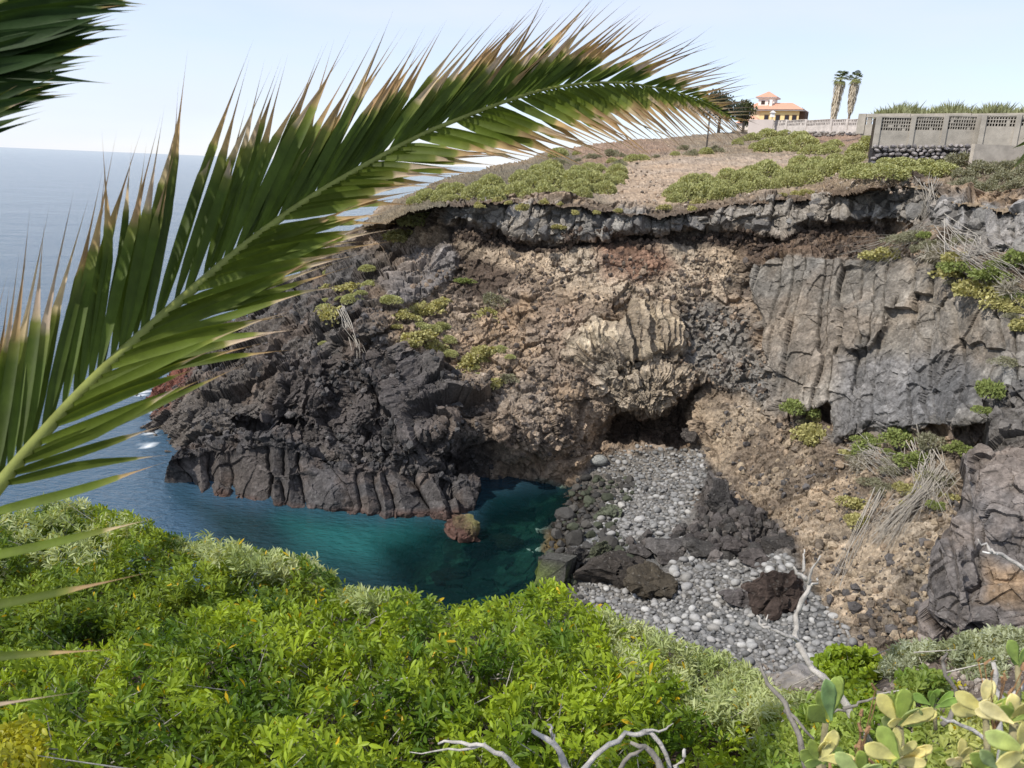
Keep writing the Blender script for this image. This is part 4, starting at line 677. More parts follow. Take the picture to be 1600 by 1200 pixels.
# ------------------------------------------------------------------ walls, house and palms on the clifftop
def vrow(x0, y0, d0, x1, y1, d1):
    a = atv(x0, y0, d0); b = atv(x1, y1, d1); return a, b
GW = (.37, .335, .285)
def wall_panelled(name, label, a, b, ht, posts, band, cell, thick=.2, col=GW, base=None, stone=None, whites=False, holes=.62):
    """a, b: ends at foot (world); posts: fractions; band: (z0, z1) of the open block band"""
    d = (b-a); L_ = Vector((d.x, d.y, 0)).length; rz = math.atan2(d.y, d.x); root = empty(name, a, label, 'wall', None, rz)
    slope = d.z/L_
    def Z(x): return slope*x
    pm = MB()
    for k in range(len(posts)-1):
        x0 = posts[k]*L_; x1 = posts[k+1]*L_; mb = MB(); xm = (x0+x1)/2
        mb.box((xm, 0, Z(xm)+band[0]/2-.15), (x1-x0-.02, thick, band[0]+.3), 0, 1, col); mb.box((xm, 0, Z(xm)+(ht+band[1])/2), (x1-x0-.02, thick*1.1, ht-band[1]), 0, 1, col); mb.build('render_panel', M_CONC, root)
        bb = MB(); rows = max(1, int((band[1]-band[0])/cell[1])); ch = (band[1]-band[0])/rows; n = int((x1-x0)/cell[0]); cw = (x1-x0)/max(n, 1)
        for r_ in range(rows):
            z0 = band[0]+r_*ch
            bb.box((xm, 0, Z(xm)+z0+ch*.12), (x1-x0-.02, thick*.8, ch*.24), 0, 1, col)
            for c in range(n):
                g_ = random.uniform(.7, 1.1)
                if random.random() < .06: bb.box((x0+(c+.5)*cw, 0, Z(xm)+z0+ch*.62), (cw, thick*.7, ch*.72), 0, 1, col); continue
                bb.box((x0+(c+random.uniform(.0, .12))*cw+cw*.15, 0, Z(xm)+z0+ch*.62), (cw*(1-holes), thick*.75, ch*.72), 0, 1, tuple(q*g_ for q in col))
        o = bb.build('open_blockwork', M_CONC, root); o['kind'] = 'stuff'
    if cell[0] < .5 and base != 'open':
        mb = MB(); mb.box((L_/2, .75, Z(L_/2)+ht/2-.5), (L_, 1.2, ht+.7), 0, 1, (.07, .055, .04)); mb.build('dark_backing', M_SOIL, root)  # dark box added behind the blockwork so its openings read as shaded
    for p_ in posts:
        mb = MB(); mb.box((p_*L_, -.04, Z(p_*L_)+ht/2-.1), (.26 if cell[0] < .4 else .6, thick*1.5, ht+.2), 0, .96, tuple(q*1.02 for q in col)); mb.build('post', M_CONC, root)
    if stone:
        hgt = stone; sm = MB(); rg = random.Random(3)
        st = empty('x', a); bpy.data.objects.remove(st)
        mb = MB(); mb.box((L_/2, .3, -hgt/2-.35), (L_*1.03, .7, hgt+.6), 0, 1, (.05, .045, .045)); mb.build('stone_footing', M_ROCK, root)
        rows = 5; srcs = [rock_mesh('stone', 1, .8, .8, 400+i, 1, M_ROCK, [(.24, .22, .22), (.33, .30, .29), (.17, .16, .165), (.38, .34, .33)][i % 4], .12, 4) for i in range(6)]
        z = -hgt
        for r_ in range(rows):
            x = -.2+rg.uniform(0, .2); rh = hgt/rows
            while x < L_+.1:
                w_ = rg.uniform(.15, .27); o = link('stone', rg.choice(srcs), root); o.location = (x+w_, -.16+rg.uniform(-.04, .04), Z(x)+z+rh*(r_+.5)+rg.uniform(-.05, .05)); o.scale = (w_*1.04, .24, rh*.66*rg.uniform(.9, 1.25)); o.rotation_euler = (rg.uniform(-.2, .2), rg.uniform(-.5, .5), rg.uniform(-.2, .2)); x += w_*1.85
    return root, L_
# near garden wall on dry stone footing, three open bays then a broken stretch
a, b = vrow(1367, 226, 47, 1524, 224, 46.0)
wall_panelled('concrete_wall', 'grey concrete garden wall with open block bays on a dry stone footing', a, b, 1.58, [0, .345, .665, .985], (.74, 1.5), (.135, .155), stone=1.15)
a, b = vrow(1530, 226, 45.6, 1660, 226, 44)
wall_panelled('patched_wall', 'patched and holed concrete wall with open blocks on top at the right edge', a, b, 1.62, [0, .42, 1], (.95, 1.54), (.135, .155))
a, b = vrow(1345, 205, 62, 1700, 209, 52)
wall_panelled('back_wall', 'plain concrete wall with scattered small openings behind the garden wall', a, b, 1.3, [0, .22, .5, .75, 1], (.45, 1.05), (.45, .3), holes=.3, base='open')
# plaster wall to the right of the footing
mb = MB(); p = atv(1565, 243, 44.5); mb.box((0, 0, 0), (3.6, .3, 1.1), .1, 1, (.43, .38, .32)); o = mb.build('retaining_wall', M_CONC, None, False, p); tag(o, 'low weathered plaster retaining wall below the patched wall', 'wall')
# far boundary wall
a, b = vrow(1205, 206, 150, 1345, 207, 128)
wall_panelled('boundary_wall', 'long pale boundary wall with railings of open blocks in front of the palms', a, b, 2.1, [0, .19, .42, .70, .86, 1], (1.0, 2.0), (.42, .5), col=(.52, .47, .43), thick=.3, holes=.5, base='open')
a, b = vrow(1168, 209, 150, 1206, 210, 148)
mb = MB(); L_ = (b-a).length; mb.box((L_/2, 0, 1.0), (L_, .3, 3.2), 0, 1, (.55, .48, .44)); o = mb.build('garden_wall', M_PAINT, None, False, a); o.rotation_euler = (0, 0, math.atan2((b-a).y, (b-a).x)); tag(o, 'blank pinkish wall closing the garden of the yellow house', 'wall')
# rubble at foot of far wall
rub = [rock_mesh('stone', 1, .8, .7, 420+i, 1, M_ROCK, [(.12, .11, .11), (.22, .2, .18), (.3, .27, .24)][i], .15, 4) for i in range(3)]
root = empty('rubble_footing', atv(1205, 209, 147), 'dark rubble stones heaped along the foot of the far boundary wall', 'rubble')
for k in range(110):
    t = random.random(); q = atv(1200+t*140, 209+random.uniform(-2.5, 3.5), 147-t*24); o = link('stone', random.choice(rub), root); o.location = q-root.location; s_ = random.uniform(.25, .55); o.scale = (s_, s_, s_*.8); o.rotation_euler = (0, 0, random.uniform(0, 6))

def hip(mb, cx, cy, z, w_, d_, h_, ov, col, ridge=0):
    x, y = w_/2+ov, d_/2+ov; r_ = ridge/2
    mb.add([(cx-x, cy-y, z), (cx+x, cy-y, z), (cx+x, cy+y, z), (cx-x, cy+y, z), (cx-r_, cy, z+h_), (cx+r_, cy, z+h_)], [(0, 1, 5, 4), (1, 2, 5), (2, 3, 4, 5), (3, 0, 4), (3, 2, 1, 0)], col)
def house():
    o0 = atv(1205, 205, 200); s_ = 200/FPX; R_ = empty('house', o0, 'yellow two storey villa with terracotta hip roofs behind the boundary wall', 'house', None, math.radians(-28))
    Yc = (.80, .62, .30); Wc = (.82, .76, .70); Tc = (.58, .31, .21)
    def W(name, c, sz, col, mat=M_PAINT, par=R_):
        mb = MB(); mb.box(c, sz, 0, 1, col); return mb.build(name, mat, par)
    # local x along the long facade, y away
    W('wall', (1.5, 3.5, 2.2), (9.5, 7, 5.6), Yc); W('wall', (-3.0, 5.0, 2.3), (6, 6.5, 5.6), (.80, .66, .45)); W('cornice', (1.5, 3.5, 5.02), (11.4, 8.6, .3), Wc); W('cornice', (-4.2, 4.6, 5.5), (7, 7.6, .35), Wc)
    mb = MB(); hip(mb, 1.5, 3.5, 5.2, 9.5, 7, 1.9, 1.1, Tc, 4.5); mb.build('roof', M_TILE, R_)
    mb = MB(); hip(mb, -4.2, 4.6, 5.7, 6, 6.5, 1.5, .7, Tc, 2.0); mb.build('roof', M_TILE, R_)
    W('tower', (-2.6, 4.4, 7.0), (4.0, 3.8, 2.4), Wc); W('cornice', (-2.6, 4.4, 8.25), (5.2, 5.0, .22), Wc)
    mb = MB(); hip(mb, -2.6, 4.4, 8.38, 4.0, 3.8, 1.6, .75, Tc, 0); rf = mb.build('roof', M_TILE, R_)
    for x in (-3.4, -1.6): W('window', (x, 2.47, 7.1), (.9, .1, .9), (.05, .035, .03))
    W('chimney', (-1.2, 1.6, 6.9), (.7, .7, 1.6), Wc)
    for x in (-1.6, 1.2, 3.4, 5.2):
        f_ = W('window', (x, -.03, 3.0), (1.1, .12, 1.9), (.11, .05, .03)); W('pane', (x, -.12, 3.0), (.8, .06, 1.55), (.03, .03, .035), M_PAINT, f_)
    W('porch', (6.9, 3.0, 3.2), (1.4, 5, 3.4), (.10, .06, .04))
    mb = MB(); hip(mb, -5.0, -1.2, 1.7, 6, 4, 1.9, .5, Tc, 1.4); mb.build('roof', M_TILE, R_); W('annex_wall', (-5.0, -1.2, .3), (6, 4, 2.7), (.72, .62, .52))
    ln = MB(); p = atv(1204, 205, 148); ln.tube([(0, 0, 0), (0, 0, 2.6)], [.1, .08], 6, (.55, .5, .45)); ol = empty('garden_lantern', p, 'white lantern on a pillar of the boundary wall before the villa', 'lantern'); ln.build('post', M_PAINT, ol)
    ln = MB(); ln.box((0, 0, 2.9), (.7, .7, .8), 0, .8, (.8, .78, .75)); hip(ln, 0, 0, 3.3, .7, .7, .4, .15, (.75, .73, .7)); ln.build('lantern_head', M_PAINT, ol)
house()
def fan_palm(x, y0, y1, ybare, d, label, lean, rs):
    rg = random.Random(rs); s_ = d/FPX; base = atv(x-lean, y1, d); h_ = (y1-y0)*s_; top = Vector((lean*s_, 0, h_)); R_ = empty('fan_palm', base, label, 'palm tree', 'pair of fan palms')
    mb = MB(); mb.tube([(0, 0, -1), top*.5, top*.9], [.28, .24, .22], 8, (.22, .17, .13)); mb.build('trunk', M_WOOD, R_)
    V = []; F_ = []; C_ = []; n = 0
    sk = MB(); zb = (y1-ybare)*s_
    for k in range(900):
        z = rg.uniform(zb, h_*.86); t = (z-zb)/(h_*.86-zb); a = rg.uniform(0, 6.28); r_ = (.45+1.0*t**.7)*rg.uniform(.35, 1.05); c = top*(z/h_); p0 = c+Vector((math.cos(a)*r_*.7, math.sin(a)*r_*.7, 0)); p0.z = z
        l_ = rg.uniform(.7, 1.5); dn = Vector((math.cos(a)*.25, math.sin(a)*.25, -1))*l_; sd_ = Vector((-math.sin(a), math.cos(a), 0))*rg.uniform(.07, .2); g = rg.uniform(.7, 1.3)
        sk.add([p0, p0+dn*.4+sd_, p0+dn, p0+dn*.4-sd_], [(0, 1, 2, 3)], (.50*g, .44*g, .35*g))
    o = sk.build('leaf_skirt', M_FAR, R_); o['kind'] = 'stuff'
    for k in range(34):
        a = k*2.4+rg.uniform(-.3, .3); el = rg.uniform(-.9, 1.25); L_ = rg.uniform(.95, 1.6); dr_ = Vector((math.cos(a)*math.cos(el), math.sin(a)*math.cos(el), math.sin(el))); c = top*.93; hub = c+dr_*L_*.75; mb = MB()
        mb.tube([c, hub], [.04, .03], 4, (.12, .14, .05)); si = dr_.cross(Vector((0, 0, 1))).normalized(); up = si.cross(dr_)
        gr = (.09, .11, .05) if el > 0 else (.24, .25, .10)
        for j in range(9):
            th = (j-4)*.32; dd = (dr_*math.cos(th)+si*math.sin(th)); tip = hub+dd*L_*.7-Vector((0, 0, .25*L_)); ws = si*math.cos(th)-dr_*math.sin(th); mid = hub+dd*L_*.4
            mb.add([hub, mid+ws*.09, tip, mid-ws*.09], [(0, 1, 2, 3)], gr)
        mb.build('frond', M_FAR, R_)
fan_palm(1304, 121, 194, 190, 170, 'taller fan palm with thick shaggy skirt of dead leaves, left of the pair', 4, 1)
fan_palm(1327, 122, 192, 172, 182, 'thinner fan palm with bare lower trunk, right of the pair', 2, 2)
# dark trees beside the villa, behind the frond tip
def tree(x, y, wpx, hpx, d, label, rs, cA, cB, name='tree', n=5200, leaf=.5):
    s_ = d/FPX; W_ = wpx*s_/2; H_ = hpx*s_; b = atv(x, y, d); R_ = empty(name, b, label, 'tree'); rg = np.random.default_rng(rs); mb = MB(); mb.tube([(0, 0, -2), (0, 0, H_*.55), (.3, 0, H_*.8)], [.35, .25, .1], 7, (.12, .10, .08))
    for k in range(6):
        a = k*1.05; mb.tube([(0, 0, H_*.4), (math.cos(a)*W_*.5, math.sin(a)*W_*.5, H_*.7)], [.15, .04], 5, (.12, .10, .08))
    mb.build('trunk', M_WOOD, R_)
    nb = 16; c = rnd_unit(nb, rg)*np.array([W_*.62, W_*.62, H_*.26])*rg.uniform(.5, 1, (nb, 1))+np.array([0, 0, H_*.66]); ci = rg.integers(0, nb, n); u = rnd_unit(n, rg); P = c[ci]+u*np.array([W_*.42, W_*.42, H_*.17])*(rg.random((n, 1))**.4)
    A = rnd_unit(n, rg); B = np.cross(A, rnd_unit(n, rg)); s2 = leaf*rg.uniform(.5, 1.2, (n, 1)); k = rg.random((n, 1)); V, F_, C_ = quads(P, A*s2, B*s2*.4, np.array(cA)*(1-k)+np.array(cB)*k); o = link('crown', mesh_np('crown', V, [F_], M_FAR, C_), R_); o['kind'] = 'stuff'
tree(1122, 212, 92, 74, 160, 'dark broad tree standing left of the yellow villa', 5, (.035, .045, .03), (.07, .08, .05))
tree(1160, 212, 44, 52, 165, 'smaller dark tree touching the left of the villa', 6, (.05, .065, .03), (.12, .13, .05), n=2600)
tree(1250, 205, 12, 38, 230, 'thin tree top just behind the right end of the villa', 7, (.03, .04, .03), (.07, .08, .04), n=500)
mb = MB(); mb.tube([(0, 0, -.5), (0, 0, 3.3)], [.09, .09], 6, (.06, .055, .05)); mb.tube([(0, 0, 3.3), (0, 0, 3.5)], [.14, .1], 6, (.06, .055, .05)); tag(mb.build('pole', M_WOOD, None, False, atv(1104, 231, 95)), 'thin dark pole standing on the clifftop under the frond tip', 'pole')
# banana like hedge behind the back wall
n = 9000; X = RNG.uniform(1368, 1720, n); dd = RNG.uniform(63, 72, n); base_y = 186+RNG.uniform(-2, 6, n); P = at(X, base_y, dd); hh = RNG.uniform(.3, 1.15, n)*(1+.25*np.sin(X*.09)+.2*np.sin(X*.31)); A = np.stack([RNG.normal(0, .5, n), RNG.normal(0, .4, n), np.ones(n)], 1)*hh[:, None]; B = np.stack([np.full(n, .06), np.zeros(n), np.zeros(n)], 1)*RNG.uniform(.5, 1.5, (n, 1)); k = RNG.random((n, 1))
V, F_, C_ = quads(P, A, B, np.array((.20, .21, .11))*(1-k)+np.array((.36, .37, .20))*k); tag(link('hedge', mesh_np('hedge', V, [F_], M_FAR, C_)), 'spiky olive green planting standing behind the back wall', 'hedge', None, 'stuff')
print('top', round(time.time()-T0, 1))

# ------------------------------------------------------------------ foreground shrubs
def leaf_template(kind):
    """one leaf along +Z, width along X, folded in Y"""
    if kind == 'spoon': ts = [0, .3, .62, .86, 1]; ws = [.06, .5, 1.0, .8, .0]
    else: ts = [0, .35, .7, 1]; ws = [.1, .9, .8, .0]
    V = []; F_ = []
    for t, w_ in zip(ts, ws): V += [(-w_, .35*w_, t), (0, 0, t), (w_, .35*w_, t)]
    for i in range(len(ts)-1):
        a = i*3
        F_ += [(a, a+1, a+4, a+3), (a+1, a+2, a+5, a+4)]
    V = np.array(V); return V, np.array(F_)
def leaves_np(P, D, S, wid, col, kind='spoon', rg=None, curl=.25):
    """P base, D unit direction, S length; returns V,F,C"""
    rg = rg or RNG; V0, F0 = leaf_template(kind); n = len(P); side = np.cross(D, rnd_unit(n, rg)); side /= np.linalg.norm(side, axis=1, keepdims=True)+1e-6; nor = np.cross(side, D)
    sg = np.where(nor[:, 2] > 0, -1, 1)[:, None]; nor = nor*sg*1.0
    t = V0[:, 2]; V = P[:, None]+S[:, None, None]*(V0[None, :, 0, None]*wid*side[:, None]+V0[None, :, 1, None]*wid*(-nor)[:, None]+t[None, :, None]*D[:, None]+(t**2)[None, :, None]*curl*nor[:, None])
    F_ = (F0[None]+(np.arange(n)*len(V0))[:, None, None]).reshape(-1, 4); return V.reshape(-1, 3), F_, np.repeat(col, len(V0), 0)
def pick(poly, n, f, rg, ref):
    P = np.array(poly); x0, y0 = P.min(0); x1, y1 = P.max(0); X = rg.uniform(x0, x1, n*6); Y = rg.uniform(y0, y1, n*6); wv = fbm(np.stack([X/60, Y/60, X*0], 1).astype(np.float32), 91, 3)*14
    d = f(X, Y); k = (sd(X+wv, Y+wv, poly) < 0) & (rg.random(len(X)) < (d/ref)**2); return X[k][:n], Y[k][:n], d[k][:n]
def bush(name, label, poly, ctl, nshoot, leaf, wid, colfun, seed, nl=(8, 13), kind='spoon', lay=.45, ref=6, spread=.75, nparts=0, up=.8, mat=None, twigs=160, cat='shrub'):
    rg = np.random.default_rng(seed); f = tps(ctrl(ctl)); X, Y, d = pick(poly, nshoot, f, rg, ref); n = len(X)
    lump = fbm(np.stack([X/70, Y/50, X*0], 1).astype(np.float32), seed, 3); dj = d+lump*.65*d/5+lay*rg.random(n)**1.3; S0 = at(X, Y, dj)
    ax = rnd_unit(n, rg)*.72+np.array([-.10, -.18, up]); ax /= np.linalg.norm(ax, axis=1, keepdims=True)
    k = rg.integers(nl[0], nl[1], n); idx = np.repeat(np.arange(n), k); m = len(idx); j = np.concatenate([np.arange(q) for q in k]); fr = j/np.repeat(k, k)
    ang = j*2.4+np.repeat(rg.random(n)*6, k); e1 = np.cross(ax, [0.3, 1, .1]); e1 /= np.linalg.norm(e1, axis=1, keepdims=True); e2 = np.cross(ax, e1)
    tilt = spread*(1.25-fr)+rg.normal(0, .15, m); D = ax[idx]*np.cos(tilt)[:, None]+(e1[idx]*np.cos(ang)[:, None]+e2[idx]*np.sin(ang)[:, None])*np.sin(tilt)[:, None]
    P = S0[idx]+ax[idx]*((fr-1)*leaf*1.3)[:, None]; S = leaf*rg.uniform(.65, 1.15, m)*(1-.35*fr**3); C = colfun(X, Y, n, rg)[idx]*rg.uniform(.8, 1.2, (m, 1)); yl = rg.random(m) < .012; C[yl] = np.array((.62, .42, .02))*rg.uniform(.7, 1.1, (yl.sum(), 1))
    o0 = Vector(at(X.mean(), Y.max(), f(np.array([X.mean()]), np.array([Y.max()]))[0]).tolist()); R_ = empty(name, o0, label, cat); off = np.array(o0[:])
    sel = np.zeros(m, bool)
    if nparts:
        vis = S/np.repeat(dj, k)-np.repeat(dj-d-lump*.65*d/5, k)*.05; sel[np.argsort(-vis)[:nparts]] = True
    V, F_, C_ = leaves_np(P[~sel]-off, D[~sel], S[~sel], wid, C[~sel], kind, rg); mt = mat or M_LEAF; o = link('foliage', mesh_np('foliage', V, [F_], mt, C_, True), R_); o['kind'] = 'stuff'
    for i in np.where(sel)[0]:
        V, F_, C_ = leaves_np(P[i:i+1]*0, D[i:i+1], S[i:i+1], wid, C[i:i+1], kind, rg); link('leaf', mesh_np('leaf', V, [F_], mt, C_, True), R_, Vector((P[i]-off).tolist()))
    mb = MB()
    for i in rg.integers(0, n, twigs):
        p = S0[i]-off; q = p-ax[i]*leaf*1.2; dn = Vector((rg.normal(0, .05), rg.normal(0, .05)+.08, -.22))*(leaf/.065); sg_ = Vector((rg.normal(0, .10), rg.normal(0, .06), rg.uniform(-.02, .05))); mb.tube([Vector(p.tolist())+dn*1.4+sg_*1.4, Vector(p.tolist())+dn*.5+sg_*.5, Vector(p.tolist())], [.0042, .003, .0018], 4, (.42, .39, .34))
    mb.build('branches', M_WOOD, R_)['kind'] = 'stuff'; return R_
def green(c1, c2, seed):
    def g(X, Y, n, rg):
        t = np.clip(fbm(np.stack([X/55, Y/55, X*0], 1).astype(np.float32), seed, 3)*1.2+.5+rg.normal(0, .15, n), 0, 1)[:, None]; return np.array(c1)*(1-t)+np.array(c2)*t
    return g
LG1 = (.075, .14, .012); LG2 = (.29, .38, .028)
bush('green_bush', 'big bright green leathery leaved bush filling the bottom of the view', [(-60, 1010), (90, 1020), (200, 985), (330, 945), (420, 930), (560, 935), (640, 920), (690, 940), (800, 935), (830, 905), (880, 905), (900, 940), (960, 955), (1010, 1010), (1080, 1080), (1140, 1130), (1230, 1180), (1240, 1260), (-60, 1260)],
 [(0, 1230, 'd', 3.2), (600, 1230, 'd', 3.1), (1200, 1230, 'd', 3.2), (0, 1020, 'd', 4.8), (600, 1040, 'd', 4.3), (1100, 1060, 'd', 4.5), (300, 950, 'd', 5.6), (600, 930, 'd', 5.6), (850, 915, 'd', 5.4), (960, 960, 'd', 5.2)], 4700, .076, .135, green(LG1, LG2, 1), 11, nparts=300, ref=5.6, twigs=1500, lay=1.0)
bush('leafy_bush', 'darker green bush humped above the water at the left', [(-60, 800), (60, 800), (150, 790), (215, 800), (300, 850), (400, 850), (470, 870), (530, 905), (540, 935), (400, 945), (300, 960), (200, 1000), (90, 1040), (-60, 1040)],
 [(0, 800, 'd', 8.4), (200, 800, 'd', 8.4), (400, 850, 'd', 7.8), (540, 910, 'd', 7), (0, 1030, 'd', 5.2), (250, 980, 'd', 6), (450, 940, 'd', 6.4)], 3000, .082, .14, green((.06, .115, .014), (.22, .29, .03), 2), 12, ref=8, twigs=200, lay=.8)
EU1 = (.27, .33, .12); EU2 = (.47, .51, .27)
for i, (lb, pl, cl_, ns) in enumerate([
 ('pale euphorbia rosettes at the top left edge of the bush', [(0, 800), (100, 775), (150, 785), (215, 805), (200, 860), (100, 880), (0, 900)], [(0, 790, 'd', 8.2), (200, 800, 'd', 8), (100, 880, 'd', 7.2), (0, 900, 'd', 7)], 230),
 ('pale green spurge with narrow leaves on the crest above the cove water', [(200, 825), (300, 835), (400, 850), (480, 865), (530, 900), (500, 915), (420, 895), (330, 880), (220, 850)], [(200, 830, 'd', 8), (400, 850, 'd', 7.6), (530, 900, 'd', 6.9), (420, 900, 'd', 7), (220, 860, 'd', 7.6)], 260),
 ('silvery spurge peeping over the green bush beside the water', [(530, 925), (600, 918), (650, 930), (640, 950), (540, 945)], [(530, 925, 'd', 5.9), (640, 930, 'd', 5.9), (600, 955, 'd', 5.6)], 70),
 ('grey green spurge in front of the lower cobbles', [(930, 950), (1000, 970), (1060, 1000), (1130, 1015), (1190, 1050), (1240, 1120), (1200, 1180), (1100, 1120), (1000, 1060), (940, 1000)], [(930, 950, 'd', 5.4), (1190, 1050, 'd', 5), (1000, 1060, 'd', 4.6), (1200, 1180, 'd', 3.7)], 620),
 ('feathery spurge at the foot of the dead branch', [(1160, 1060), (1240, 1075), (1300, 1090), (1350, 1130), (1340, 1240), (1200, 1240), (1180, 1160)], [(1160, 1060, 'd', 4.9), (1300, 1090, 'd', 4.1), (1280, 1200, 'd', 3.4)], 420),
 ('silver grey bush along the foot of the brown buttress', [(1370, 1040), (1400, 1010), (1460, 1000), (1510, 980), (1600, 975), (1700, 980), (1700, 1070), (1500, 1060), (1420, 1060)], [(1370, 1030, 'd', 4.9), (1500, 980, 'd', 4.6), (1700, 980, 'd', 4.1), (1500, 1060, 'd', 4.3)], 1300)]):
    bush('spurge_bush', lb, pl, cl_, int(ns*(.75 if i < 3 else 1)), (.085 if i < 3 else .064) if i != 5 else .04, .11 if i != 5 else .16, green(EU1 if i != 5 else (.24, .27, .15), EU2 if i != 5 else (.40, .43, .30), 20+i), 30+i, nl=(11, 17), kind='lance', lay=.25, ref=8 if i < 2 else 5.6, spread=1.0, twigs=40 if i != 3 else 110)
bush('lush_bush', 'bright lime green bush beside the dead branch', [(1275, 1030), (1310, 1012), (1360, 1012), (1378, 1030), (1365, 1062), (1300, 1062)], [(1275, 1030, 'd', 5), (1370, 1030, 'd', 5), (1320, 1062, 'd', 4.7)], 260, .05, .28, green((.16, .24, .02), (.28, .36, .03), 40), 41, lay=.3, ref=5.6, twigs=20)
bush('lush_bush', 'lower lime green bush under the first beside the branch', [(1320, 1072), (1370, 1065), (1385, 1090), (1360, 1130), (1320, 1120)], [(1320, 1072, 'd', 4.4), (1380, 1075, 'd', 4.4), (1350, 1120, 'd', 4.2)], 120, .05, .28, green((.15, .23, .02), (.26, .34, .03), 42), 43, lay=.3, ref=5, twigs=12)
bush('yellow_bush', 'small golden yellow bush on the gravel at the right', [(1480, 1070), (1510, 1058), (1550, 1065), (1552, 1090), (1500, 1095)], [(1480, 1070, 'd', 4), (1550, 1070, 'd', 4), (1510, 1095, 'd', 3.8)], 130, .045, .28, green((.30, .28, .02), (.45, .40, .04), 44), 45, lay=.2, ref=4.4, twigs=12)
bush('yellow_bush', 'yellowing plant at the bottom left corner', [(-20, 1150), (40, 1120), (70, 1160), (40, 1230), (-20, 1230)], [(0, 1140, 'd', 3.3), (60, 1160, 'd', 3.3), (20, 1220, 'd', 3.0)], 120, .05, .2, green((.26, .27, .02), (.40, .38, .03), 46), 47, lay=.2, ref=3.6, twigs=12)
for i, (lb, pl, cl_, ns, lf, wd, c1, c2) in enumerate([
 ('bright green soft shrub between the crooked branch and the succulents', [(1200, 1110), (1290, 1090), (1345, 1110), (1390, 1080), (1440, 1100), (1450, 1240), (1190, 1240)], [(1200, 1110, 'd', 3.9), (1440, 1100, 'd', 3.3), (1300, 1220, 'd', 2.8)], 420, .05, .17, (.15, .23, .03), (.36, .43, .10)),
 ('pale yellow green low shrub in the bottom right corner', [(1440, 1110), (1560, 1090), (1660, 1060), (1660, 1240), (1440, 1240)], [(1440, 1110, 'd', 3.1), (1650, 1060, 'd', 2.8), (1550, 1220, 'd', 2.3)], 300, .045, .18, (.22, .28, .06), (.46, .48, .16)),
 ('small green shrub under the silver bush near the right edge', [(1400, 1050), (1480, 1045), (1470, 1085), (1405, 1085)], [(1400, 1050, 'd', 4.0), (1480, 1050, 'd', 3.8), (1440, 1090, 'd', 3.6)], 130, .045, .2, (.12, .19, .03), (.28, .34, .08))]):
    bush('low_shrub', lb, pl, cl_, ns, lf, wd, green(c1, c2, 60+i), 70+i, lay=.35, ref=4, spread=1.0, twigs=2)
print('bushes', round(time.time()-T0, 1))

# ------------------------------------------------------------------ dead branches
def branch(label, strands, name='dead_branch'):
    x, y, d = strands[0][0][0][:3]; o0 = atv(x, y, d); R_ = empty(name, o0, label, 'branch')
    for i, (pts, r0, r1, tone) in enumerate(strands):
        Q = [atv(*p[:3])-o0 for p in pts]; S_ = []
        for a in range(len(Q)-1):
            for t in (0, .33, .66): S_.append(Q[a].lerp(Q[a+1], t)+Vector((random.gauss(0, 1), random.gauss(0, 1), random.gauss(0, 1)))*(.004))
        S_.append(Q[-1]); n = len(S_); d = pts[0][2]; r0 *= .76; r1 *= .7; rs = [((r0+(r1-r0)*k/(n-1))*d/FPX)*random.uniform(.88, 1.12) for k in range(n)]; mb = MB(); mb.tube(S_, rs, 8, tone); mb.build('limb' if i == 0 else 'twig', M_WOOD, R_, True)
PW = (.42, .39, .35); DW = (.20, .18, .155)
branch('tall pale dead branch rising in front of the beach and the tan slope', [
 ([(1362, 1170, 3.2), (1345, 1140, 3.2), (1310, 1085, 3.25), (1270, 1045, 3.3), (1245, 1005, 3.35), (1243, 965, 3.4), (1262, 925, 3.4), (1265, 905, 3.4)], 9, 5, PW), ([(1265, 905, 3.4), (1245, 895, 3.4), (1240, 885, 3.4)], 5, 2, PW), ([(1262, 912, 3.4), (1270, 890, 3.38), (1282, 868, 3.35)], 3.5, 1.5, PW), ([(1252, 897, 3.4), (1258, 872, 3.4), (1257, 858, 3.4)], 3.5, 1.2, PW), ([(1268, 915, 3.4), (1275, 905, 3.4), (1278, 902, 3.4)], 3, 1.5, PW),
 ([(1246, 1000, 3.35), (1215, 985, 3.3), (1192, 980, 3.3), (1183, 962, 3.3)], 4, 2.5, PW), ([(1192, 980, 3.3), (1200, 960, 3.3)], 2.5, 1, PW)])
branch('dark crooked branch left of the tall pale one', [([(1262, 1210, 3.0), (1250, 1150, 3.0), (1228, 1100, 3.1), (1200, 1070, 3.2), (1187, 1035, 3.3)], 8, 3.5, DW), ([(1228, 1110, 3.1), (1255, 1135, 3.0), (1270, 1160, 3)], 4, 2, DW), ([(1320, 1110, 3.1), (1345, 1098, 3.1), (1372, 1090, 3.1)], 3.5, 2, DW), ([(1320, 1110, 3.1), (1290, 1115, 3.1), (1262, 1105, 3.1)], 3, 1.5, DW)])
branch('white dead branch stub at the bottom centre', [([(892, 1215, 2.6), (880, 1185, 2.6), (865, 1160, 2.6), (832, 1142, 2.65)], 9, 5, PW), ([(865, 1160, 2.6), (862, 1142, 2.6), (855, 1132, 2.6)], 4, 2, PW)])
branch('curved bare branch at the bottom left of centre', [([(815, 1215, 2.6), (795, 1188, 2.6), (760, 1165, 2.6), (720, 1160, 2.65), (685, 1162, 2.7)], 7, 2.5, PW), ([(760, 1165, 2.6), (700, 1172, 2.7), (640, 1175, 2.8)], 3, 1, PW)])
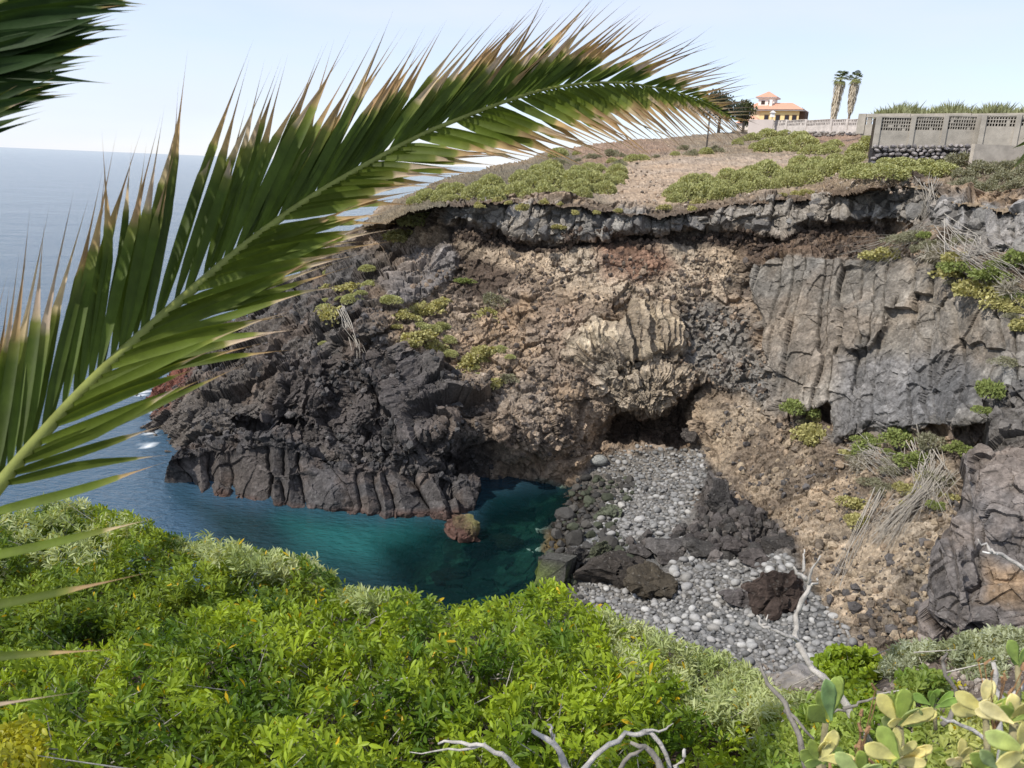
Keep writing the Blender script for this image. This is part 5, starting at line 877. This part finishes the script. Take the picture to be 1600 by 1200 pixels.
branch('tangle of bent grey branches at the bottom right of centre', [([(900, 1215, 2.5), (930, 1180, 2.5), (965, 1155, 2.5), (1000, 1142, 2.5), (1025, 1150, 2.5), (1045, 1190, 2.5), (1050, 1220, 2.5)], 6, 5, PW), ([(1040, 1215, 2.45), (1020, 1175, 2.45), (985, 1160, 2.45)], 9, 4, DW), ([(1060, 1220, 2.4), (1063, 1185, 2.4), (1070, 1170, 2.4)], 7, 3, PW), ([(960, 1220, 2.45), (985, 1180, 2.45), (1010, 1165, 2.45)], 6, 3, DW), ([(1010, 1142, 2.5), (1040, 1140, 2.5), (1052, 1130, 2.5)], 3, 1, PW)])
branch('bare branch reaching in from the right edge before the buttress', [([(1640, 902, 2.6), (1600, 888, 2.6), (1565, 868, 2.6), (1548, 858, 2.6)], 5, 3.5, PW), ([(1552, 862, 2.6), (1538, 850, 2.6), (1528, 842, 2.6)], 3, 1.5, PW), ([(1560, 866, 2.6), (1535, 862, 2.6)], 2.5, 1.5, (.7, .68, .64))])
branch('forked dead stems standing at the lower right corner', [([(1566, 1230, 1.8), (1560, 1160, 1.8), (1556, 1090, 1.8), (1552, 1035, 1.8)], 9, 5, PW), ([(1470, 1130, 2.6), (1500, 1105, 2.6), (1490, 1075, 2.6), (1472, 1040, 2.6), (1480, 1020, 2.6)], 6, 3, DW), ([(1610, 1185, 2.2), (1560, 1160, 2.2), (1500, 1135, 2.2), (1470, 1120, 2.2)], 5, 3, PW), ([(1610, 1060, 1.9), (1575, 1090, 1.9), (1556, 1110, 1.8)], 5, 3, PW), ([(1480, 1100, 2.6), (1520, 1098, 2.6), (1545, 1082, 2.6)], 5, 3, DW)])

# ------------------------------------------------------------------ succulent at the lower right
def paddle(px, py, d, lpx, ang, tilt, col, wr=.36):
    s_ = lpx*d/FPX; P0 = at(px, py, d); D = CR*math.cos(ang)+CU*math.sin(ang); D = D*math.cos(tilt)-CF*math.sin(tilt); side = np.cross(D, -CF); side /= np.linalg.norm(side); nor = np.cross(side, D); V = []; F_ = []; ts = [0, .15, .4, .65, .85, .96, 1]; ws = [.12, .3, .75, 1, .85, .45, .05]
    for t, w_ in zip(ts, ws):
        c = P0+D*s_*t+nor*s_*(.18*t*t)
        for k in range(8):
            a = k*math.pi/4; V.append(c+side*s_*wr*w_*math.cos(a)+nor*s_*(.045*max(w_, .3)*math.sin(a)-.07*w_*(1-math.cos(a)**2)*0+.10*w_*math.cos(a)**2))
    for i in range(len(ts)-1):
        for k in range(8): F_.append((i*8+k, i*8+(k+1) % 8, (i+1)*8+(k+1) % 8, (i+1)*8+k))
    return np.array(V), np.array(F_), col
def succulent(label, items, stems):
    x, y, d = items[0][:3]; o0 = at(x, y, d); R_ = empty('succulent', Vector(o0.tolist()), label, 'succulent')
    for it in items:
        it = (it[0], it[1], it[2], it[3]*.92, *it[4:7], it[7]*.62); V, F_, c = paddle(*it); cc = np.array(c)[None]*(.85+.3*RNG.random((len(V), 1))); link('leaf', mesh_np('leaf', V-o0, [F_], M_SUCC, cc, True), R_)
    for pts, r_ in stems:
        mb = MB(); mb.tube([Vector((at(*p)-o0).tolist()) for p in pts], [r_*pts[0][2]/FPX]*len(pts), 7, (.25, .22, .12)); mb.build('stem', M_WOOD, R_, True)
G_ = (.36, .45, .11); Y_ = (.66, .62, .26); H_ = math.pi
def rosette(x, y, d, n, l0, l1, cols_, a0=0.2, a1=2.9):
    r_ = []
    for k in range(n):
        a = a0+(a1-a0)*(k+.5)/n+random.gauss(0, .12); c = random.choice(cols_); r_.append((x+random.gauss(0, 5), y+random.gauss(0, 5), d+random.uniform(-.05, .05), random.uniform(l0, l1), a, random.uniform(-.3, .7), c, random.uniform(.26, .38)))
    return r_
succulent('tall green paddle leaved succulent right of the dark branch', rosette(1290, 1130, 1.9, 5, 60, 88, [G_, (.27, .40, .16)], 1.2, 2.4)+rosette(1280, 1190, 1.8, 8, 40, 62, [G_, Y_], .2, 2.9), [([(1290, 1130, 1.9), (1285, 1180, 1.9), (1290, 1240, 1.9)], 5), ([(1280, 1190, 1.8), (1282, 1240, 1.8)], 5)])
succulent('yellow green paddle leaved succulent in the bottom right foreground', rosette(1405, 1130, 1.5, 9, 48, 74, [G_, Y_, (.42, .50, .2)], .1, 3.2)+rosette(1400, 1190, 1.4, 9, 46, 70, [G_, Y_, (.75, .68, .3)], -.2, 3.2)+rosette(1345, 1215, 1.4, 5, 50, 70, [G_, (.42, .5, .2)], .6, 2.6), [([(1405, 1130, 1.5), (1410, 1190, 1.5), (1420, 1260, 1.5)], 6), ([(1345, 1215, 1.4), (1350, 1260, 1.4)], 6)])
succulent('pale paddle leaved succulent cut by the bottom right corner', rosette(1585, 1130, 1.3, 8, 50, 78, [Y_, (.8, .74, .42), G_], .3, 3.4)+rosette(1560, 1200, 1.25, 9, 50, 84, [G_, Y_, (.45, .55, .28)], .0, 3.2)+rosette(1500, 1195, 1.5, 6, 36, 56, [Y_, (.78, .7, .4)], .3, 2.9), [([(1585, 1130, 1.3), (1580, 1250, 1.3)], 7), ([(1560, 1200, 1.25), (1560, 1260, 1.25)], 7)])
succulent('yellowing paddle leaved succulent among the stems at the right edge', rosette(1540, 1110, 1.45, 8, 44, 66, [Y_, G_, (.8, .74, .42)], .0, 3.1)+rosette(1600, 1180, 1.2, 7, 60, 90, [Y_, (.5, .58, .22)], .5, 3.3), [([(1540, 1110, 1.45), (1545, 1230, 1.45)], 5)])
succulent('low green succulent leaves near the silver bush', rosette(1460, 1100, 2.3, 6, 26, 40, [(.25, .38, .08)], .3, 2.8)+rosette(1590, 1040, 1.8, 5, 36, 56, [(.35, .45, .12), (.3, .4, .1)], .6, 2.6), [([(1460, 1100, 2.3), (1462, 1140, 2.3)], 3), ([(1590, 1040, 1.8), (1592, 1100, 1.8)], 4)])
# dried rusty seed heads
for i, (x, y, d, n, lb) in enumerate([(1330, 1170, 1.45, 7, 'rusty brown dried seed head beside the yellow succulent'), (1355, 1120, 1.6, 5, 'rusty dried stalks between the two succulents'), (1572, 1060, 1.5, 9, 'rusty brown dried flowers above the corner succulent')]):
    mb = MB(); o0 = atv(x, y, d)
    for k in range(n):
        c = Vector((random.gauss(0, .018), random.gauss(0, .018), random.gauss(0, .035))); r_ = random.uniform(.002, .0055); mb.tube([c, c+Vector((random.gauss(0, .006), random.gauss(0, .006), .014))], [r_, r_*.6], 5, (.33, .19, .10)); mb.tube([Vector((0, 0, -.12)), c], [.0015, .0012], 3, (.30, .17, .08))
    tag(mb.build('seed_head', M_WOOD, None, False, o0), lb, 'dried flower')

# ------------------------------------------------------------------ palm fronds
def smooth_path(ks, t):
    ts = [k[0] for k in ks]; return np.array([np.interp(t, ts, [k[1][c] for k in ks]) for c in range(len(ks[0][1]))])
def catmull(P, m=10):
    P = [np.array(p, float) for p in P]; out_ = []
    for i in range(len(P)-1):
        p0, p1, p2, p3 = P[max(i-1, 0)], P[i], P[i+1], P[min(i+2, len(P)-1)]
        for k in range(m):
            t = k/m; out_.append(.5*((2*p1)+(-p0+p2)*t+(2*p0-5*p1+4*p2-p3)*t*t+(-p0+3*p1-3*p2+p3)*t**3))
    out_.append(P[-1]); return np.array(out_)
def leaflet(P0, D, L_, wmax, bend, tipfrac, rg, gcol, parent, off, hair=True, vdir=None):
    """folded strip from P0 along D with sag 'bend' (vector), brown beyond tipfrac"""
    ts = np.array([0, .06, .16, .3, .45, .6, .72, .82, .91, 1.0]); ws = np.array([.18, .55, .9, 1, .97, .82, .55, .26, .07, .008]); tipfrac = float(np.clip(tipfrac, .12, .96)); t2 = np.sort(np.concatenate([ts, [tipfrac-.012, tipfrac+.02]])); ws = np.interp(t2, ts, ws); ts = t2
    side = np.cross(D, vdir); side /= np.linalg.norm(side); nor = np.cross(side, D); tw = rg.uniform(-.5, .5); V = []; C = []
    G = np.array(gcol)*rg.uniform(.75, 1.25); TB = np.array([(.46, .30, .16), (.54, .41, .27), (.34, .22, .12), (.50, .38, .29)][rg.integers(0, 4)])*rg.uniform(.8, 1.15); HB = np.array((.25, .19, .16)); wob = rg.normal(0, .02, 3)
    for t, w_ in zip(ts, ws):
        c = P0+D*L_*t+bend*t*t+wob*L_*max(0, t-.5)*(3.2 if hair else 1.6); a = tw*t; s2 = side*math.cos(a)+nor*math.sin(a); n2 = nor*math.cos(a)-side*math.sin(a)
        dry = 1-.15*(t > tipfrac)-.55*np.clip((t-tipfrac)/.16, 0, 1); V += [c-s2*wmax*w_*dry+n2*wmax*w_*.45, c, c+s2*wmax*w_*dry+n2*wmax*w_*.45]
        k = float(t > tipfrac); k2 = np.clip((t-tipfrac-.25)/.25, 0, 1); yel = np.clip(1-abs(t-tipfrac)/.05, 0, 1)*.35; col = G*(1-k)+(TB*(1-k2)+HB*k2)*k; col = col*(1-yel)+np.array((.42, .40, .10))*yel; C += [col]*3
    # a sharper colour change: duplicate ring not needed
    F_ = []
    for i in range(len(ts)-1):
        a = i*3; F_ += [(a, a+1, a+4, a+3), (a+1, a+2, a+5, a+4)]
    return link('leaflet', mesh_np('leaflet', np.array(V)-off, [np.array(F_)], M_FROND, np.array(C), True), parent)
def frond(label, keys, n, seed, up_tab, lo_tab, rr, gcol, gcol_lo):
    rg = np.random.default_rng(seed); R3 = catmull([at(k[0], k[1], k[2]) for k in keys]); PX = catmull([k for k in keys]); s = np.concatenate([[0], np.cumsum(np.linalg.norm(np.diff(R3, axis=0), axis=1))]); s /= s[-1]
    o0 = R3[0]; root = empty('palm_frond', Vector(o0.tolist()), label, 'palm frond')
    mb = MB(); mb.tube([Vector((p-o0).tolist()) for p in R3], [rr*(1-.86*q) for q in s], 8, (.30, .33, .09)); mb.build('midrib', M_FROND, root, True)
    for sidei, (tab, gc) in enumerate(((up_tab, gcol), (lo_tab, gcol_lo))):
        for k in range(n):
            t = (k+.5)/n+rg.normal(0, .15/n); t = min(max(t, 0), 1)
            c = np.array([np.interp(t, s, PX[:, j]) for j in range(3)])
            if sidei == 1 and n > 120 and c[0] < -20 and k % 4: continue
            if n > 120 and rg.random() < .07: continue
            dx, dy, dd, wpx, tf = [np.interp(c[0], [q[0] for q in tab], [q[1][j] for q in tab]) for j in range(5)]
            j1 = rg.normal(1, .07); ja = rg.normal(0, .045); dx, dy = (dx*math.cos(ja)-dy*math.sin(ja))*j1, (dx*math.sin(ja)+dy*math.cos(ja))*j1; dx *= 1.08; dy *= 1.08; dd += rg.normal(0, .03)
            P0 = at(c[0], c[1], c[2]+.008); P1 = at(c[0]+dx, c[1]+dy, c[2]+dd); D = P1-P0; L_ = np.linalg.norm(D); D /= L_; sag = CR*rg.normal(0, .02)*L_+CU*rg.normal(-.015, .03)*L_
            v = -ray(c[0], c[1]); v /= np.linalg.norm(v); v = v+CR*rg.normal(0, .25)+CU*rg.normal(.1, .25)
            leaflet(P0, D, L_, wpx*(.60 if n > 100 else .62)*c[2]/FPX*.5, sag, tf-((.05 if sidei == 0 else .02)+.07*min(1, max(0, (c[0]-300)/400)))*(n > 120)+rg.normal(0, .05), rg, gc, root, o0, vdir=v)
    return root
keys = [(-330, 1180, 1.15), (-200, 1015, 1.25), (-90, 875, 1.35), (0, 757, 1.45), (70, 675, 1.55), (145, 595, 1.65), (225, 520, 1.78), (310, 445, 1.9), (400, 370, 2.05), (500, 300, 2.2), (640, 220, 2.42), (720, 185, 2.55), (800, 155, 2.7), (870, 136, 2.85), (960, 129, 3.0), (1040, 140, 3.15), (1100, 160, 3.3), (1150, 188, 3.4)]
# px x of the rachis -> (dx, dy, depth change, width px, fraction where the dry tip begins)
up_tab = [(-330, (50, -400, .3, 30, .6)), (0, (55, -385, .3, 30, .58)), (145, (68, -355, .3, 29, .6)), (225, (88, -368, .28, 28, .62)), (310, (108, -325, .25, 27, .63)), (400, (125, -285, .25, 26, .62)), (500, (135, -235, .22, 25, .6)), (640, (145, -185, .2, 23, .57)), (800, (140, -135, .15, 20, .52)), (870, (135, -105, .12, 18, .48)), (960, (130, -65, .1, 15, .42)), (1040, (105, -32, .08, 12, .36)), (1100, (75, -12, .05, 9, .2)), (1150, (40, 5, .05, 6, .1))]
lo_tab = [(-330, (470, -100, .0, 26, .68)), (-170, (375, -70, -.06, 26, .68)), (-60, (315, -98, -.06, 26, .72)), (0, (265, -80, -.06, 27, .8)), (70, (275, -112, -.06, 27, .82)), (145, (285, -95, -.06, 27, .8)), (225, (280, -98, -.06, 26, .78)), (310, (238, -68, -.06, 25, .74)), (400, (195, -42, -.06, 24, .7)), (500, (165, -14, -.06, 23, .64)), (640, (178, 26, -.06, 22, .58)), (720, (178, 55, -.06, 21, .58)), (800, (168, 80, -.05, 19, .55)), (870, (145, 95, -.05, 18, .5)), (960, (115, 100, -.05, 15, .42)), (1040, (98, 86, -.04, 12, .36)), (1100, (72, 60, -.03, 9, .3)), (1150, (30, 32, 0, 6, .2))]
frond('big arching palm frond with dry brown leaflet tips sweeping across the view', keys, 150, 5, up_tab, lo_tab, .0145, (.066, .100, .013), (.088, .120, .015))
keys2 = [(-205, 290, 1.5), (-150, 205, 1.5), (-100, 130, 1.5), (-40, 40, 1.5), (10, 0, 1.55), (90, -60, 1.65), (180, -110, 1.8)]
u2 = [(-260, (-60, -200, .2, 22, .8)), (180, (20, -160, .2, 18, .7))]; l2 = [(-205, (205, -100, -.05, 30, .95)), (-150, (215, -65, -.05, 34, .95)), (-100, (235, -55, -.05, 36, .95)), (-40, (210, -25, -.05, 36, .95)), (10, (180, -5, -.05, 32, .93)), (90, (100, 50, -.05, 22, .9)), (180, (60, 60, 0, 16, .9))]
frond('green palm frond darkened as if backlit, hanging into the top left corner', keys2, 110, 9, u2, l2, .016, (.030, .058, .014), (.030, .058, .014))  # backlit shade is put into the leaf green of this frond
keys3 = [(1760, 150, 2.4), (1700, 180, 2.4), (1650, 200, 2.4), (1620, 215, 2.4)]
u3 = [(1620, (-40, 20, 0, 10, .9)), (1760, (-60, -10, 0, 12, .9))]; l3 = [(1620, (-38, 58, 0, 12, .85)), (1760, (-70, 60, 0, 12, .9))]
frond('tips of a palm frond poking in at the right edge', keys3, 9, 11, u3, l3, .008, (.06, .08, .02), (.06, .08, .02))
print('done', round(time.time()-T0, 1), sum(len(o.data.polygons) for o in bpy.data.objects if o.type == 'MESH'))
